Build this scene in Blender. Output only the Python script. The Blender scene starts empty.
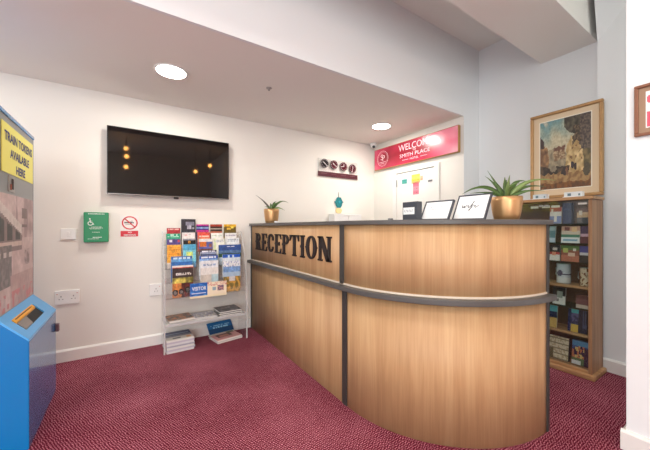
import bpy, math, random
from mathutils import Vector, Matrix, noise
random.seed(7)
SC = bpy.context.scene
COL = SC.collection
PI = math.pi
# ---------------------------------------------------------------- camera geometry (used to place things on planes that stand in the room)
CAMH = 1.10; FPX = 300.0; HOR = 227.0
_a = math.atan2(460, 300); SN, CS = math.sin(_a), math.cos(_a)
def ray(u, v):
    r = (u-325)/FPX
    return SN*r+CS, -CS*r+SN, (HOR-v)/FPX
def atY(u, v, Y):
    x, y, w = ray(u, v); t = Y/y; return Vector((x*t, Y, CAMH+w*t))
def atX(u, v, X):
    x, y, w = ray(u, v); t = X/x; return Vector((X, y*t, CAMH+w*t))

# ---------------------------------------------------------------- colours and materials
def lin(c):
    c = c/255.0
    return c/12.92 if c <= .04045 else ((c+.055)/1.055)**2.4
def rgb(c): return (lin(c[0]), lin(c[1]), lin(c[2]), 1.0)
MATS = {}
def mat(name, col=(200,200,200), rough=.5, metal=0, spec=.5, emit=0, ecol=None, coat=0, bump=0, bscale=200, vary=0, vscale=3):
    if name in MATS: return MATS[name]
    m = bpy.data.materials.new(name); m.use_nodes = True
    n, l = m.node_tree.nodes, m.node_tree.links
    b = n['Principled BSDF']
    b.inputs['Base Color'].default_value = rgb(col)
    b.inputs['Roughness'].default_value = rough
    b.inputs['Metallic'].default_value = metal
    b.inputs['Specular IOR Level'].default_value = spec
    b.inputs['Coat Weight'].default_value = coat
    b.inputs['Coat Roughness'].default_value = .05
    if emit:
        b.inputs['Emission Color'].default_value = rgb(ecol or col); b.inputs['Emission Strength'].default_value = emit
    if bump or vary:
        tc = n.new('ShaderNodeTexCoord')
        if bump:
            nz = n.new('ShaderNodeTexNoise'); nz.inputs['Scale'].default_value = bscale
            l.new(tc.outputs['Object'], nz.inputs['Vector'])
            bp = n.new('ShaderNodeBump'); bp.inputs['Strength'].default_value = bump; bp.inputs['Distance'].default_value = .002
            l.new(nz.outputs['Fac'], bp.inputs['Height']); l.new(bp.outputs['Normal'], b.inputs['Normal'])
        if vary:
            nv = n.new('ShaderNodeTexNoise'); nv.inputs['Scale'].default_value = vscale; nv.inputs['Detail'].default_value = 4
            l.new(tc.outputs['Object'], nv.inputs['Vector'])
            mx = n.new('ShaderNodeMix'); mx.data_type = 'RGBA'
            mx.inputs['A'].default_value = rgb([c*(1-vary) for c in col]); mx.inputs['B'].default_value = rgb([min(255, c*(1+vary)) for c in col])
            l.new(nv.outputs['Fac'], mx.inputs['Factor']); l.new(mx.outputs['Result'], b.inputs['Base Color'])
    MATS[name] = m; return m

def wood(name, c1, c2, c3, rough=.4, vert=True, spec=.4):
    if name in MATS: return MATS[name]
    m = bpy.data.materials.new(name); m.use_nodes = True
    n, l = m.node_tree.nodes, m.node_tree.links
    b = n['Principled BSDF']; b.inputs['Roughness'].default_value = rough; b.inputs['Specular IOR Level'].default_value = spec
    tc = n.new('ShaderNodeTexCoord'); mp = n.new('ShaderNodeMapping')
    mp.inputs['Scale'].default_value = (9, 9, .55) if vert else (9, .6, 9)
    l.new(tc.outputs['Object'], mp.inputs['Vector'])
    n1 = n.new('ShaderNodeTexNoise'); n1.inputs['Scale'].default_value = 1.6; n1.inputs['Detail'].default_value = 5; n1.inputs['Roughness'].default_value = .6; n1.inputs['Distortion'].default_value = .4
    l.new(mp.outputs['Vector'], n1.inputs['Vector'])
    mp2 = n.new('ShaderNodeMapping'); mp2.inputs['Scale'].default_value = (90, 90, 2.5) if vert else (90, 3, 90)
    l.new(tc.outputs['Object'], mp2.inputs['Vector'])
    n2 = n.new('ShaderNodeTexNoise'); n2.inputs['Scale'].default_value = 1.5; n2.inputs['Detail'].default_value = 3
    l.new(mp2.outputs['Vector'], n2.inputs['Vector'])
    add = n.new('ShaderNodeMath'); add.operation = 'MULTIPLY_ADD'; add.inputs[1].default_value = .35
    l.new(n2.outputs['Fac'], add.inputs[0]); 
    sc = n.new('ShaderNodeMath'); sc.operation = 'MULTIPLY'; sc.inputs[1].default_value = .75
    l.new(n1.outputs['Fac'], sc.inputs[0]); l.new(sc.outputs[0], add.inputs[2])
    cr = n.new('ShaderNodeValToRGB'); e = cr.color_ramp.elements
    e[0].position = .38; e[0].color = rgb(c1); e[1].position = .72; e[1].color = rgb(c3)
    k = e.new(.54); k.color = rgb(c2)
    l.new(add.outputs[0], cr.inputs['Fac']); l.new(cr.outputs['Color'], b.inputs['Base Color'])
    MATS[name] = m; return m

def carpet():
    m = bpy.data.materials.new('burgundy_carpet'); m.use_nodes = True
    n, l = m.node_tree.nodes, m.node_tree.links
    b = n['Principled BSDF']; b.inputs['Roughness'].default_value = .95; b.inputs['Specular IOR Level'].default_value = .1
    b.inputs['Sheen Weight'].default_value = .0
    tc = n.new('ShaderNodeTexCoord'); sp = n.new('ShaderNodeSeparateXYZ'); l.new(tc.outputs['Object'], sp.inputs[0])
    def M(op, a, bb=None, c=None):
        k = n.new('ShaderNodeMath'); k.operation = op
        for i, q in enumerate((a, bb, c)):
            if q is None: continue
            if isinstance(q, (int, float)): k.inputs[i].default_value = q
            else: l.new(q, k.inputs[i])
        return k.outputs[0]
    X, Y = sp.outputs['X'], sp.outputs['Y']
    # woven herringbone: zigzag stripes broken into dashes
    nd = n.new('ShaderNodeTexNoise'); nd.inputs['Scale'].default_value = 38; nd.inputs['Detail'].default_value = 2; l.new(tc.outputs['Object'], nd.inputs['Vector'])
    wob = M('MULTIPLY', M('SUBTRACT', nd.outputs['Fac'], .5), 1.5)
    zig = M('PINGPONG', M('MULTIPLY', X, 1/.024), .5)
    v = M('ADD', M('ADD', M('MULTIPLY', Y, 1/.0118), zig), wob)
    st = M('SINE', M('MULTIPLY', v, 2*PI))
    u2 = M('SINE', M('MULTIPLY', M('ADD', M('ADD', M('MULTIPLY', X, 1/.0120), M('MULTIPLY', Y, .5/.0145)), wob), 2*PI))
    pat = M('MULTIPLY', M('ADD', st, 1), M('ADD', u2, 1.3))
    nz = n.new('ShaderNodeTexNoise'); nz.inputs['Scale'].default_value = 260; nz.inputs['Detail'].default_value = 2; l.new(tc.outputs['Object'], nz.inputs['Vector'])
    nb = n.new('ShaderNodeTexNoise'); nb.inputs['Scale'].default_value = 2.2; nb.inputs['Detail'].default_value = 4; l.new(tc.outputs['Object'], nb.inputs['Vector'])
    f = M('MULTIPLY', pat, M('MULTIPLY', nz.outputs['Fac'], .50))
    f = M('ADD', f, M('MULTIPLY', M('SUBTRACT', nb.outputs['Fac'], .5), .75))
    cr = n.new('ShaderNodeValToRGB'); e = cr.color_ramp.elements
    e[0].position = 0; e[0].color = rgb((82, 12, 32)); e[1].position = 1; e[1].color = rgb((216, 148, 162))
    k = e.new(.38); k.color = rgb((124, 42, 62))
    l.new(f, cr.inputs['Fac']); l.new(cr.outputs['Color'], b.inputs['Base Color'])
    bp = n.new('ShaderNodeBump'); bp.inputs['Strength'].default_value = .1; bp.inputs['Distance'].default_value = .002
    l.new(f, bp.inputs['Height']); l.new(bp.outputs['Normal'], b.inputs['Normal'])
    return m

def clear(name, tint=(235,240,240), white=.12, gloss=.10):
    if name in MATS: return MATS[name]
    m = bpy.data.materials.new(name); m.use_nodes = True
    n, l = m.node_tree.nodes, m.node_tree.links
    n.remove(n['Principled BSDF']); out = n['Material Output']
    t = n.new('ShaderNodeBsdfTransparent'); t.inputs[0].default_value = rgb(tint)
    g = n.new('ShaderNodeBsdfGlossy'); g.inputs['Roughness'].default_value = .05
    d = n.new('ShaderNodeBsdfDiffuse'); d.inputs[0].default_value = rgb((235,236,236))
    a = n.new('ShaderNodeMixShader'); a.inputs[0].default_value = white; l.new(t.outputs[0], a.inputs[1]); l.new(d.outputs[0], a.inputs[2])
    c = n.new('ShaderNodeMixShader'); c.inputs[0].default_value = gloss; l.new(a.outputs[0], c.inputs[1]); l.new(g.outputs[0], c.inputs[2])
    l.new(c.outputs[0], out.inputs[0])
    MATS[name] = m; return m

def printed(name='printed_paper', rough=.4, coat=0, spec=.5):
    if name in MATS: return MATS[name]
    m = bpy.data.materials.new(name); m.use_nodes = True
    n, l = m.node_tree.nodes, m.node_tree.links
    b = n['Principled BSDF']; b.inputs['Roughness'].default_value = rough
    b.inputs['Coat Weight'].default_value = coat; b.inputs['Coat Roughness'].default_value = .28; b.inputs['Specular IOR Level'].default_value = spec
    at = n.new('ShaderNodeVertexColor'); at.layer_name = 'print'
    l.new(at.outputs['Color'], b.inputs['Base Color'])
    MATS[name] = m; return m

WALL = mat('painted_wall', (235,231,224), .7, bump=.05, bscale=60, spec=.3)
COOL = mat('painted_bulkhead', (236,239,240), .7, bump=.05, bscale=60, spec=.3)
CEIL = mat('painted_ceiling', (242,239,233), .8, bump=.05, bscale=60, spec=.2)
TRIM = mat('white_gloss_trim', (236,234,230), .35)
CARP = carpet()
WOOD = wood('beech_laminate', (174,134,94), (187,147,105), (199,162,120), .5)
OAK = wood('oak_cabinet_wood', (140,102,72), (166,126,92), (190,150,114), .45)
OAKH = wood('oak_shelf_wood', (150,108,70), (182,138,96), (205,165,122), .45, vert=False)
GREY = mat('dark_grey_laminate', (82,80,78), .4, vary=.05)
POST = mat('dark_post_laminate', (58,55,52), .45)
BLK = mat('black_plastic', (26,24,26), .35)
LETTER = mat('dark_brown_letter', (36,25,24), .65)
WHITE = mat('white_plastic', (238,238,236), .3)
SLOT = mat('socket_slot', (70,70,70), .5)
PAPER = mat('white_paper', (240,240,238), .6)
ACRY = clear('clear_acrylic', (254,254,254), .035, .04)
ACRE = clear('acrylic_edge', (242,244,244), .5, .08)
GLASS = clear('cabinet_glass', (246,250,248), .01, .06)
PRN = printed()
PRG = printed('glossy_print', .24, .5)
def M_(c, r=.5, **k): return mat('tint_%02x%02x%02x_%d' % (c[0], c[1], c[2], int(r*100)), c, r, **k)

# ---------------------------------------------------------------- mesh builder
class MB:
    def __init__(s): s.v = []; s.f = []; s.m = []; s.ms = []; s.c = {}; s.sm = set()
    def mi(s, m):
        if m not in s.ms: s.ms.append(m)
        return s.ms.index(m)
    def face(s, idx, m, col=None, smooth=False):
        s.f.append(tuple(idx)); s.m.append(s.mi(m))
        if col is not None: s.c[len(s.f)-1] = col
        if smooth: s.sm.add(len(s.f)-1)
    def hexa(s, p, m, col=None):
        b = len(s.v); s.v += [Vector(q) for q in p]
        for q in ((0,3,2,1),(4,5,6,7),(0,1,5,4),(1,2,6,5),(2,3,7,6),(3,0,4,7)):
            s.face([b+i for i in q], m, col)
    def box(s, a, b, m, fr=None, col=None):
        x0,y0,z0 = a; x1,y1,z1 = b
        x0,x1 = min(x0,x1),max(x0,x1); y0,y1 = min(y0,y1),max(y0,y1); z0,z1 = min(z0,z1),max(z0,z1)
        p = [Vector(q) for q in ((x0,y0,z0),(x1,y0,z0),(x1,y1,z0),(x0,y1,z0),(x0,y0,z1),(x1,y0,z1),(x1,y1,z1),(x0,y1,z1))]
        if fr is not None: p = [fr @ q for q in p]
        s.hexa(p, m, col)
    def prism(s, poly, d0, d1, m, fr, col=None, smooth=False):
        # poly (2D, counter-clockwise) extruded along local z
        n = len(poly); b = len(s.v)
        for d in (d0, d1):
            for q in poly: s.v.append(fr @ Vector((q[0], q[1], d)))
        s.face([b+i for i in reversed(range(n))], m, col); s.face([b+n+i for i in range(n)], m, col)
        for i in range(n):
            j = (i+1) % n; s.face([b+i, b+j, b+n+j, b+n+i], m, col, smooth)
    def strip(s, A, B, d0, d1, m, fr, closed=False, smooth=False):
        # ribbon between polylines A and B (2D) with thickness
        n = len(A); b = len(s.v)
        for a, q in zip(A, B):
            for d in (d0, d1):
                s.v.append(fr @ Vector((a[0], a[1], d))); s.v.append(fr @ Vector((q[0], q[1], d)))
        R = range(n if closed else n-1)
        for i in R:
            k = b+4*i; t = b+4*((i+1) % n)
            s.face([k+2,k+3,t+3,t+2], m); s.face([k,t,t+1,k+1], m)
            s.face([k,k+2,t+2,t], m, None, smooth); s.face([k+1,t+1,t+3,k+3], m, None, smooth)
        if not closed:
            t = b+4*(n-1); s.face([b,b+1,b+3,b+2], m); s.face([t,t+2,t+3,t+1], m)
    def tube(s, pts, r, m, seg=8):
        pts = [Vector(p) for p in pts]; b = len(s.v); n = len(pts)
        for i, p in enumerate(pts):
            t = (pts[min(i+1,n-1)]-pts[max(i-1,0)]).normalized()
            a = t.cross(Vector((0,0,1)));
            if a.length < .1: a = t.cross(Vector((1,0,0)))
            a.normalize(); c = t.cross(a)
            rr = r[i] if isinstance(r, (list, tuple)) else r
            for k in range(seg):
                w = 2*PI*k/seg; s.v.append(p+a*math.cos(w)*rr+c*math.sin(w)*rr)
        for i in range(n-1):
            for k in range(seg):
                j = (k+1) % seg
                s.face([b+i*seg+k, b+i*seg+j, b+(i+1)*seg+j, b+(i+1)*seg+k], m, None, True)
        s.face([b+k for k in reversed(range(seg))], m); s.face([b+(n-1)*seg+k for k in range(seg)], m)
    def lathe(s, prof, m, fr=None, seg=32, cap0=True, cap1=True):
        fr = fr or Matrix(); b = len(s.v); n = len(prof)
        for r, z in prof:
            for k in range(seg):
                w = 2*PI*k/seg; s.v.append(fr @ Vector((r*math.cos(w), r*math.sin(w), z)))
        for i in range(n-1):
            for k in range(seg):
                j = (k+1) % seg; s.face([b+i*seg+k, b+i*seg+j, b+(i+1)*seg+j, b+(i+1)*seg+k], m, None, True)
        if cap0: s.face([b+k for k in reversed(range(seg))], m)
        if cap1: s.face([b+(n-1)*seg+k for k in range(seg)], m)
    def grid(s, w, h, fn, nx, ny, m, fr, z=0):
        # printed surface: local x 0..w, y 0..h, colour from fn(0..1, 0..1)
        b = len(s.v)
        for j in range(ny+1):
            for i in range(nx+1): s.v.append(fr @ Vector((w*i/nx, h*j/ny, z)))
        for j in range(ny):
            for i in range(nx):
                k = b+j*(nx+1)+i
                s.face([k, k+1, k+nx+2, k+nx+1], m, fn((i+.5)/nx, (j+.5)/ny))
    def build(s, name, parent=None, origin=None, bevel=0):
        me = bpy.data.meshes.new(name)
        if parent is not None:
            o0 = Vector(parent['_o'])
        elif origin is not None: o0 = Vector(origin)
        else:
            xs = [p.x for p in s.v]; ys = [p.y for p in s.v]; zs = [p.z for p in s.v]
            o0 = Vector(((min(xs)+max(xs))/2, (min(ys)+max(ys))/2, min(zs)))
        me.from_pydata([tuple(p-o0) for p in s.v], [], s.f)
        for m in s.ms: me.materials.append(m)
        me.polygons.foreach_set('material_index', s.m)
        if s.sm:
            for i in s.sm: me.polygons[i].use_smooth = True
        if s.c:
            at = me.color_attributes.new('print', 'FLOAT_COLOR', 'CORNER')
            for p in me.polygons:
                c = rgb(s.c.get(p.index, (240,240,238)))
                for li in p.loop_indices: at.data[li].color = c
        me.update()
        o = bpy.data.objects.new(name, me); COL.objects.link(o)
        o['_o'] = tuple(o0)
        if parent is not None: o.parent = parent
        else: o.location = o0
        if bevel:
            bv = o.modifiers.new('bevel', 'BEVEL'); bv.width = bevel; bv.segments = 2; bv.limit_method = 'ANGLE'
        return o

def tag(o, label, cat, group=None, kind=None):
    o['label'] = label; o['category'] = cat
    if group: o['group'] = group
    if kind: o['kind'] = kind
    return o
def thing(name, loc, label, cat, group=None):
    o = bpy.data.objects.new(name, None); COL.objects.link(o); o.location = loc; o['_o'] = tuple(loc)
    o.empty_display_size = .1
    return tag(o, label, cat, group)
def struct(o): o['kind'] = 'structure'; return o
def frame(o, ex, ey):
    ex = Vector(ex).normalized(); ey = Vector(ey).normalized(); ez = ex.cross(ey)
    m = Matrix((ex, ey, ez)).transposed().to_4x4(); m.translation = Vector(o); return m
def FY(x, y, z): return frame((x,y,z), (1,0,0), (0,0,1))      # faces -Y
def FX(x, y, z): return frame((x,y,z), (0,-1,0), (0,0,1))     # faces -X
def FXp(x, y, z): return frame((x,y,z), (0,1,0), (0,0,1))     # faces +X
def text_mb(mb, txt, w, h, m, fr, depth=.0006, shear=0, bold=0):
    cu = bpy.data.curves.new('t', 'FONT'); cu.body = txt; cu.extrude = 0; cu.resolution_u = 3; cu.shear = shear; cu.offset = bold
    o = bpy.data.objects.new('t', cu); COL.objects.link(o)
    dg = bpy.context.evaluated_depsgraph_get(); me = o.evaluated_get(dg).to_mesh()
    xs = [v.co.x for v in me.vertices]; ys = [v.co.y for v in me.vertices]
    x0, x1, y0, y1 = min(xs), max(xs), min(ys), max(ys)
    b = len(mb.v)
    for v in me.vertices: mb.v.append(fr @ Vector(((v.co.x-(x0+x1)/2)/(x1-x0)*w, (v.co.y-(y0+y1)/2)/(y1-y0)*h, depth)))
    for p in me.polygons: mb.face([b+i for i in p.vertices], m)
    o.evaluated_get(dg).to_mesh_clear(); bpy.data.objects.remove(o); bpy.data.curves.remove(cu)
def ring(mb, cx, cy, r0, r1, m, fr, d0=0, d1=.0008, seg=28, a0=0, a1=2*PI, ry=1.0):
    full = abs(a1-a0-2*PI) < 1e-6; n = seg if full else seg+1
    A = []; B = []
    for k in range(n):
        w = a0+(a1-a0)*k/seg
        A.append((cx+math.cos(w)*r0, cy+math.sin(w)*r0*ry)); B.append((cx+math.cos(w)*r1, cy+math.sin(w)*r1*ry))
    mb.strip(A, B, d0, d1, m, fr, closed=full)
def line2(mb, p, q, w, m, fr, d0=0, d1=.0008):
    p = Vector(p); q = Vector(q); t = (q-p).normalized()*(w/2); n_ = Vector((-t.y, t.x))
    mb.prism([tuple(p+n_*-1), tuple(q-n_), tuple(q+n_), tuple(p+n_)], d0, d1, m, fr)

# ================================================================= THE SETTING
YT = 3.22; XS = 2.939; YF = 1.839; ZL = 2.265; ZU = 3.035; XP = 3.22; XQ = 3.06; XN = 2.06
XL = -3.0; YB = -3.2
def sbox(name, a, b, m):
    k = MB(); k.box(a, b, m); return struct(k.build(name))
sbox('floor', (XL-.1, YB-.1, -.1), (XP+.1, YT+.1, 0), CARP)
sbox('wall_back', (XL, YT, 0), (XS+.12, YT+.12, ZL+.1), WALL)
sbox('wall_side', (XS, YF+.002, 0), (XS+.12, YT, ZL), WALL)
sbox('ceiling', (XL, YF+.02, ZL), (XS, YT, ZL+.1), CEIL)
k = MB(); k.box((XL, YF, ZL), (XP, YF+.02, ZU), COOL); k.box((XS, YF, 0), (XP, YF+.02, ZL), COOL); struct(k.build('wall_bulkhead'))
sbox('ceiling', (XL, YB, ZU), (XP+.1, YF+.02, ZU+.1), CEIL)
k = MB(); k.box((XP, .800, 0), (XP+.1, YF, ZU), COOL); k.box((XQ, -1.5, 0), (XP+.1, .800, ZU), COOL); struct(k.build('wall_right'))
k = MB(); k.box((XN, YB, 0), (XN+.14, .429, ZU), COOL); k.box((XN+.14, -1.5, 0), (XQ, -1.4, ZU), COOL); struct(k.build('wall_near'))
sbox('trim_1', (XL, .84, 2.622), (XP, 1.241, ZU), CEIL)           # boxed-in beam
k = MB(); b = [Vector(q) for q in ((XQ,.80,2.54),(XQ,.40,ZU),(XQ,.80,ZU),(2.95,.80,ZU))]
k.v += b; [k.face(q, COOL) for q in ((0,1,3),(0,3,2),(0,2,1),(1,2,3))]; struct(k.build('trim_2'))
# left wall and rear wall with window openings (behind the photographer)
def wall_with_hole(name, axis, c, t, a0, a1, h0, h1, z0, z1):
    k = MB()
    def bx(p, q, zz0, zz1):
        if axis == 'y': k.box((p, c, zz0), (q, c+t, zz1), WALL)
        else: k.box((c, p, zz0), (c+t, q, zz1), WALL)
    bx(a0, h0, 0, ZU); bx(h1, a1, 0, ZU); bx(h0, h1, 0, z0); bx(h0, h1, z1, ZU)
    return struct(k.build(name))
wall_with_hole('wall_rear', 'y', YB-.12, .12, XL, XN, -2.9, -.75, .1, 2.9)
wall_with_hole('wall_left', 'x', XL-.12, .12, YB-.12, YT+.12, -2.4, 1.2, .1, 2.9)
def win(name, axis, c, a0, a1, z0, z1):
    k = MB()
    def bx(p, q, zz0, zz1):
        if axis == 'y': k.box((p, c, zz0), (q, c+.05, zz1), TRIM)
        else: k.box((c, p, zz0), (c+.05, q, zz1), TRIM)
    w = .05; mid = (a0+a1)/2
    bx(a0, a0+w, z0, z1); bx(a1-w, a1, z0, z1); bx(mid-w/2, mid+w/2, z0+w, z1-w); bx(a0+w, a1-w, z0, z0+w); bx(a0+w, a1-w, z1-w, z1)
    return struct(k.build(name))
win('window_1', 'y', YB-.10, -2.9, -.75, .1, 2.9)
win('window_2', 'x', XL-.10, -2.4, 1.2, .1, 2.9)
# skirting boards, with a small chamfer on top
def skirting(name, p, q, nrm, h=.098, t=.018, e0=0, e1=0):
    p = Vector((*p, 0)); q = Vector((*q, 0)); d = (q-p); L = d.length; d.normalize(); n_ = Vector((*nrm, 0))
    fr = frame(p, tuple(n_), (0,0,1))            # profile plane: x = out of the wall, y = up, z = along
    z = fr.to_3x3() @ Vector((0,0,1)); s = 1 if z.dot(d) > 0 else -1
    k = MB(); k.prism([(0,0),(t,0),(t,h-.012),(t*.45,h),(0,h)], min(-e0*s, (L+e1)*s), max(-e0*s, (L+e1)*s), TRIM, fr)
    return struct(k.build(name))
skirting('baseboard_back', (XL, YT), (XS, YT), (0,-1))
skirting('baseboard_side', (XS, YF+.03), (XS, YT), (-1,0))
skirting('baseboard_bulkhead', (XS, YF), (XP, YF), (0,-1))
skirting('baseboard_right', (XP, .9), (XP, YF), (-1,0))
skirting('baseboard_right', (XQ, -1.4), (XQ, .800), (-1,0))
skirting('baseboard_near', (XN, YB), (XN, .429), (-1,0), e1=.018)
skirting('baseboard_near', (XN, .429), (XN+.14, .429), (0,1))
# door behind the desk
k = MB(); y0, y1, zt = 2.13, 2.84, 1.835
for a, b_ in (((XS-.02,y0,0),(XS,y0+.065,zt)), ((XS-.02,y1-.065,0),(XS,y1,zt)), ((XS-.02,y0+.065,zt-.04),(XS,y1-.065,zt))): k.box(a, b_, TRIM)
D = k.build('door_1', origin=(XS, 2.485, 0), bevel=.003); struct(D)
k = MB(); k.box((XS-.008, y0+.068, .01), (XS-.0005, y1-.068, zt-.048), TRIM); k.build('door_leaf', D)
k = MB(); k.box((XS-.012, y0+.068, zt-.047), (XS-.009, y1-.068, zt-.041), M_((150,150,150),.6)); k.build('door_gap', D)
for z in (.3, 1.02, 1.62):
    k = MB(); k.box((XS-.024, y1-.075, z), (XS-.009, y1-.066, z+.09), mat('steel',(170,170,168),.35,.8)); k.build('hinge', D)

# ================================================================= RECEPTION DESK
CX, CY, R = 1.875, 1.455, .755
TZ0, TZ1 = 1.113, 1.138
DESK = thing('reception_desk', (1.4, 1.9, 0), 'curved beech reception desk with dark grey top, ledge and posts', 'reception desk')
ZF = Matrix()  # identity frame: local xy = floor plan
def arc(r, n=40, a0=PI, a1=1.5*PI): return [(CX+r*math.cos(a0+(a1-a0)*i/n), CY+r*math.sin(a0+(a1-a0)*i/n)) for i in range(n+1)]
def outline(r, y_far=3.2, x_end=None):
    p = [(CX-r, y_far)]+arc(r)
    if x_end: p.append((x_end, CY-r))
    return p
k = MB(); A = outline(R+.020, 3.214, 1.915); B = outline(.30, 3.214, 1.915)
k.strip(A, B, TZ0, TZ1, GREY, ZF); k.build('countertop', DESK, bevel=.003)
k = MB(); k.strip(outline(R+.042, 3.214, 1.897), outline(R-.02, 3.214, 1.897), .712, .742, GREY, ZF); k.build('ledge', DESK, bevel=.004)
k = MB(); k.strip(outline(R+.004), outline(R-.004), .742, .752, M_((214,200,182),.4), ZF); k.build('edge_strip', DESK)
def panel(name, pts_o, pts_i, z0, z1):
    k = MB(); k.strip(pts_o, pts_i, z0, z1, WOOD, ZF, smooth=True); return k.build(name, DESK)
st = lambda r, ya, yb: [(CX-r, ya), (CX-r, yb)]
panel('upper_panel', st(R, 3.17, 1.545), st(R-.03, 3.17, 1.545), .742, TZ0)
panel('lower_panel', st(R, 3.18, 1.515), st(R-.03, 3.18, 1.515), 0, .712)
panel('upper_panel', [(CX-R,1.50)]+arc(R), [(CX-R+.03,1.50)]+arc(R-.03), .742, TZ0)
panel('lower_panel', [(CX-R,1.468)]+arc(R), [(CX-R+.03,1.468)]+arc(R-.03), 0, .712)
def post(x0, y0, x1, y1, z0, z1):
    k = MB(); k.box((x0,y0,z0),(x1,y1,z1), POST); k.build('post', DESK, bevel=.002)
post(CX-R-.004, 3.17, CX-R+.04, 3.205, .742, TZ0); post(CX-R-.006, 3.18, CX-R+.04, 3.205, 0, .712)
post(CX-R-.004, 1.50, CX-R+.04, 1.545, .742, TZ0); post(CX-R-.006, 1.468, CX-R+.04, 1.515, 0, .712)
post(1.876, CY-R-.004, 1.905, CY-R+.05, .742, TZ0); post(1.876, CY-R-.006, 1.902, CY-R+.05, 0, .712)
k = MB(); k.box((1.876, CY-R+.05, 0), (1.900, CY-.30, TZ0), WOOD); k.build('end_panel', DESK)
k = MB(); k.box((CX-R+.03, 1.5, .715), (CX-R+.6, 3.2, .74), WOOD); k.build('worktop', DESK)

# RECEPTION lettering: slab-serif condensed capitals with mid-stem spurs
LH = .170
def stem(k, x, m, fr, w=.026, h=LH, spur=True, sl=.010):
    k.box((x, 0, 0), (x+w, h, .012), m, fr)
    for yy in (0, h-.011): k.box((x-sl, yy, 0), (x+w+sl, yy+.011, .012), m, fr)
    if spur: k.prism([(x-.008,h*.47),(x,h*.42),(x,h*.58),(x-.008,h*.53)], 0, .012, m, fr)
def bowl(k, cx, cy, rx, ry, t, a0, a1, m, fr, n=20):
    A = []; B = []
    for i in range(n+1):
        w = a0+(a1-a0)*i/n
        A.append((cx+rx*math.cos(w), cy+ry*math.sin(w))); B.append((cx+(rx-t)*math.cos(w), cy+(ry-.011)*math.sin(w)))
    k.strip(A, B, 0, .012, m, fr)
def letter(ch, fr):
    k = MB(); m = LETTER; H = LH
    if ch in 'RP':
        stem(k, .012, m, fr); bowl(k, .038, H*.745, .052, H*.255, .024, -PI/2, PI/2, m, fr)
        if ch == 'R':
            k.prism([(.048,H*.50),(.066,0),(.094,0),(.074,H*.50)], 0, .012, m, fr); k.box((.062,0,0),(.106,.011,.012), m, fr)
        w = .108 if ch == 'R' else .094
    elif ch == 'E':
        stem(k, .012, m, fr); k.box((.038,0,0),(.09,.012,.012), m, fr); k.box((.038,H-.012,0),(.09,H,.012), m, fr)
        k.prism([(.09,0),(.094,.045),(.080,.012)], 0, .012, m, fr); k.prism([(.09,H),(.080,H-.012),(.094,H-.045)], 0, .012, m, fr)
        k.box((.038,H*.47,0),(.068,H*.53,.012), m, fr); k.box((.062,H*.40,0),(.070,H*.60,.012), m, fr); w = .096
    elif ch in 'CO':
        bowl(k, .052, H/2, .052, H/2, .028, PI*.25 if ch == 'C' else 0, PI*1.75 if ch == 'C' else 2*PI, m, fr, 32)
        if ch == 'C': k.box((.078,H*.64,0),(.094,H*.86,.012), m, fr); k.box((.082,H*.16,0),(.092,H*.30,.012), m, fr)
        k.prism([(-.007,H*.5),(.002,H*.43),(.002,H*.57)], 0, .012, m, fr)
        if ch == 'O': k.prism([(.111,H*.5),(.102,H*.57),(.102,H*.43)], 0, .012, m, fr)
        w = .104
    elif ch == 'T':
        stem(k, .042, m, fr, spur=False); k.box((0,H-.014,0),(.110,H,.012), m, fr)
        k.prism([(0,H-.05),(.016,H-.014),(0,H-.014)], 0, .012, m, fr); k.prism([(.110,H-.05),(.110,H-.014),(.094,H-.014)], 0, .012, m, fr); w = .110
    elif ch == 'I':
        stem(k, .014, m, fr, spur=True); w = .054
    elif ch == 'N':
        stem(k, .012, m, fr, w=.018, sl=.010, spur=False); stem(k, .092, m, fr, w=.018, sl=.010, spur=False)
        k.prism([(.010,H),(.080,0),(.112,0),(.042,H)], 0, .012, m, fr); w = .122
    return k, w
widths = dict(R=.108, E=.096, C=.104, P=.094, T=.110, I=.054, O=.104, N=.122)
word = 'RECEPTION'; sx = 1.40
y = 3.040
gap = ((3.040-1.628)-sum(widths[c]*sx for c in word))/8
for ch in word:
    fr = FX(CX-R-.0005, y, .866) @ Matrix.Diagonal((sx, 1, 1, 1))
    k, w = letter(ch, fr); k.build('letter', DESK); y -= w*sx+gap

# ================================================================= TELEVISION
T = thing('television', (.352, 3.17, 1.38), 'large black flat screen television mounted on the wall', 'television')
x0, x1, z0, z1 = -.160, .864, 1.383, 1.968
k = MB(); k.box((x0,3.145,z0),(x1,3.175,z1), BLK); k.build('housing', T, bevel=.004)
k = MB(); k.box((x0+.007,3.1425,z0+.012),(x1-.007,3.1445,z1-.007), mat('screen_glass', (10,7,7), .04, spec=.36)); k.build('screen', T)
k = MB(); k.box((x0+.002,3.1425,z0+.001),(x1-.002,3.1445,z0+.006), mat('brushed_steel', (150,146,144), .3, .9)); k.build('lower_trim', T)
k = MB(); k.box((.352,3.148,z0-.018),(.392,3.165,z0-.001), BLK); k.build('sensor', T, bevel=.002)
k = MB(); k.box((.12,3.1745,1.5),(.6,3.219,1.86), BLK); k.build('wall_bracket', T)

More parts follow.
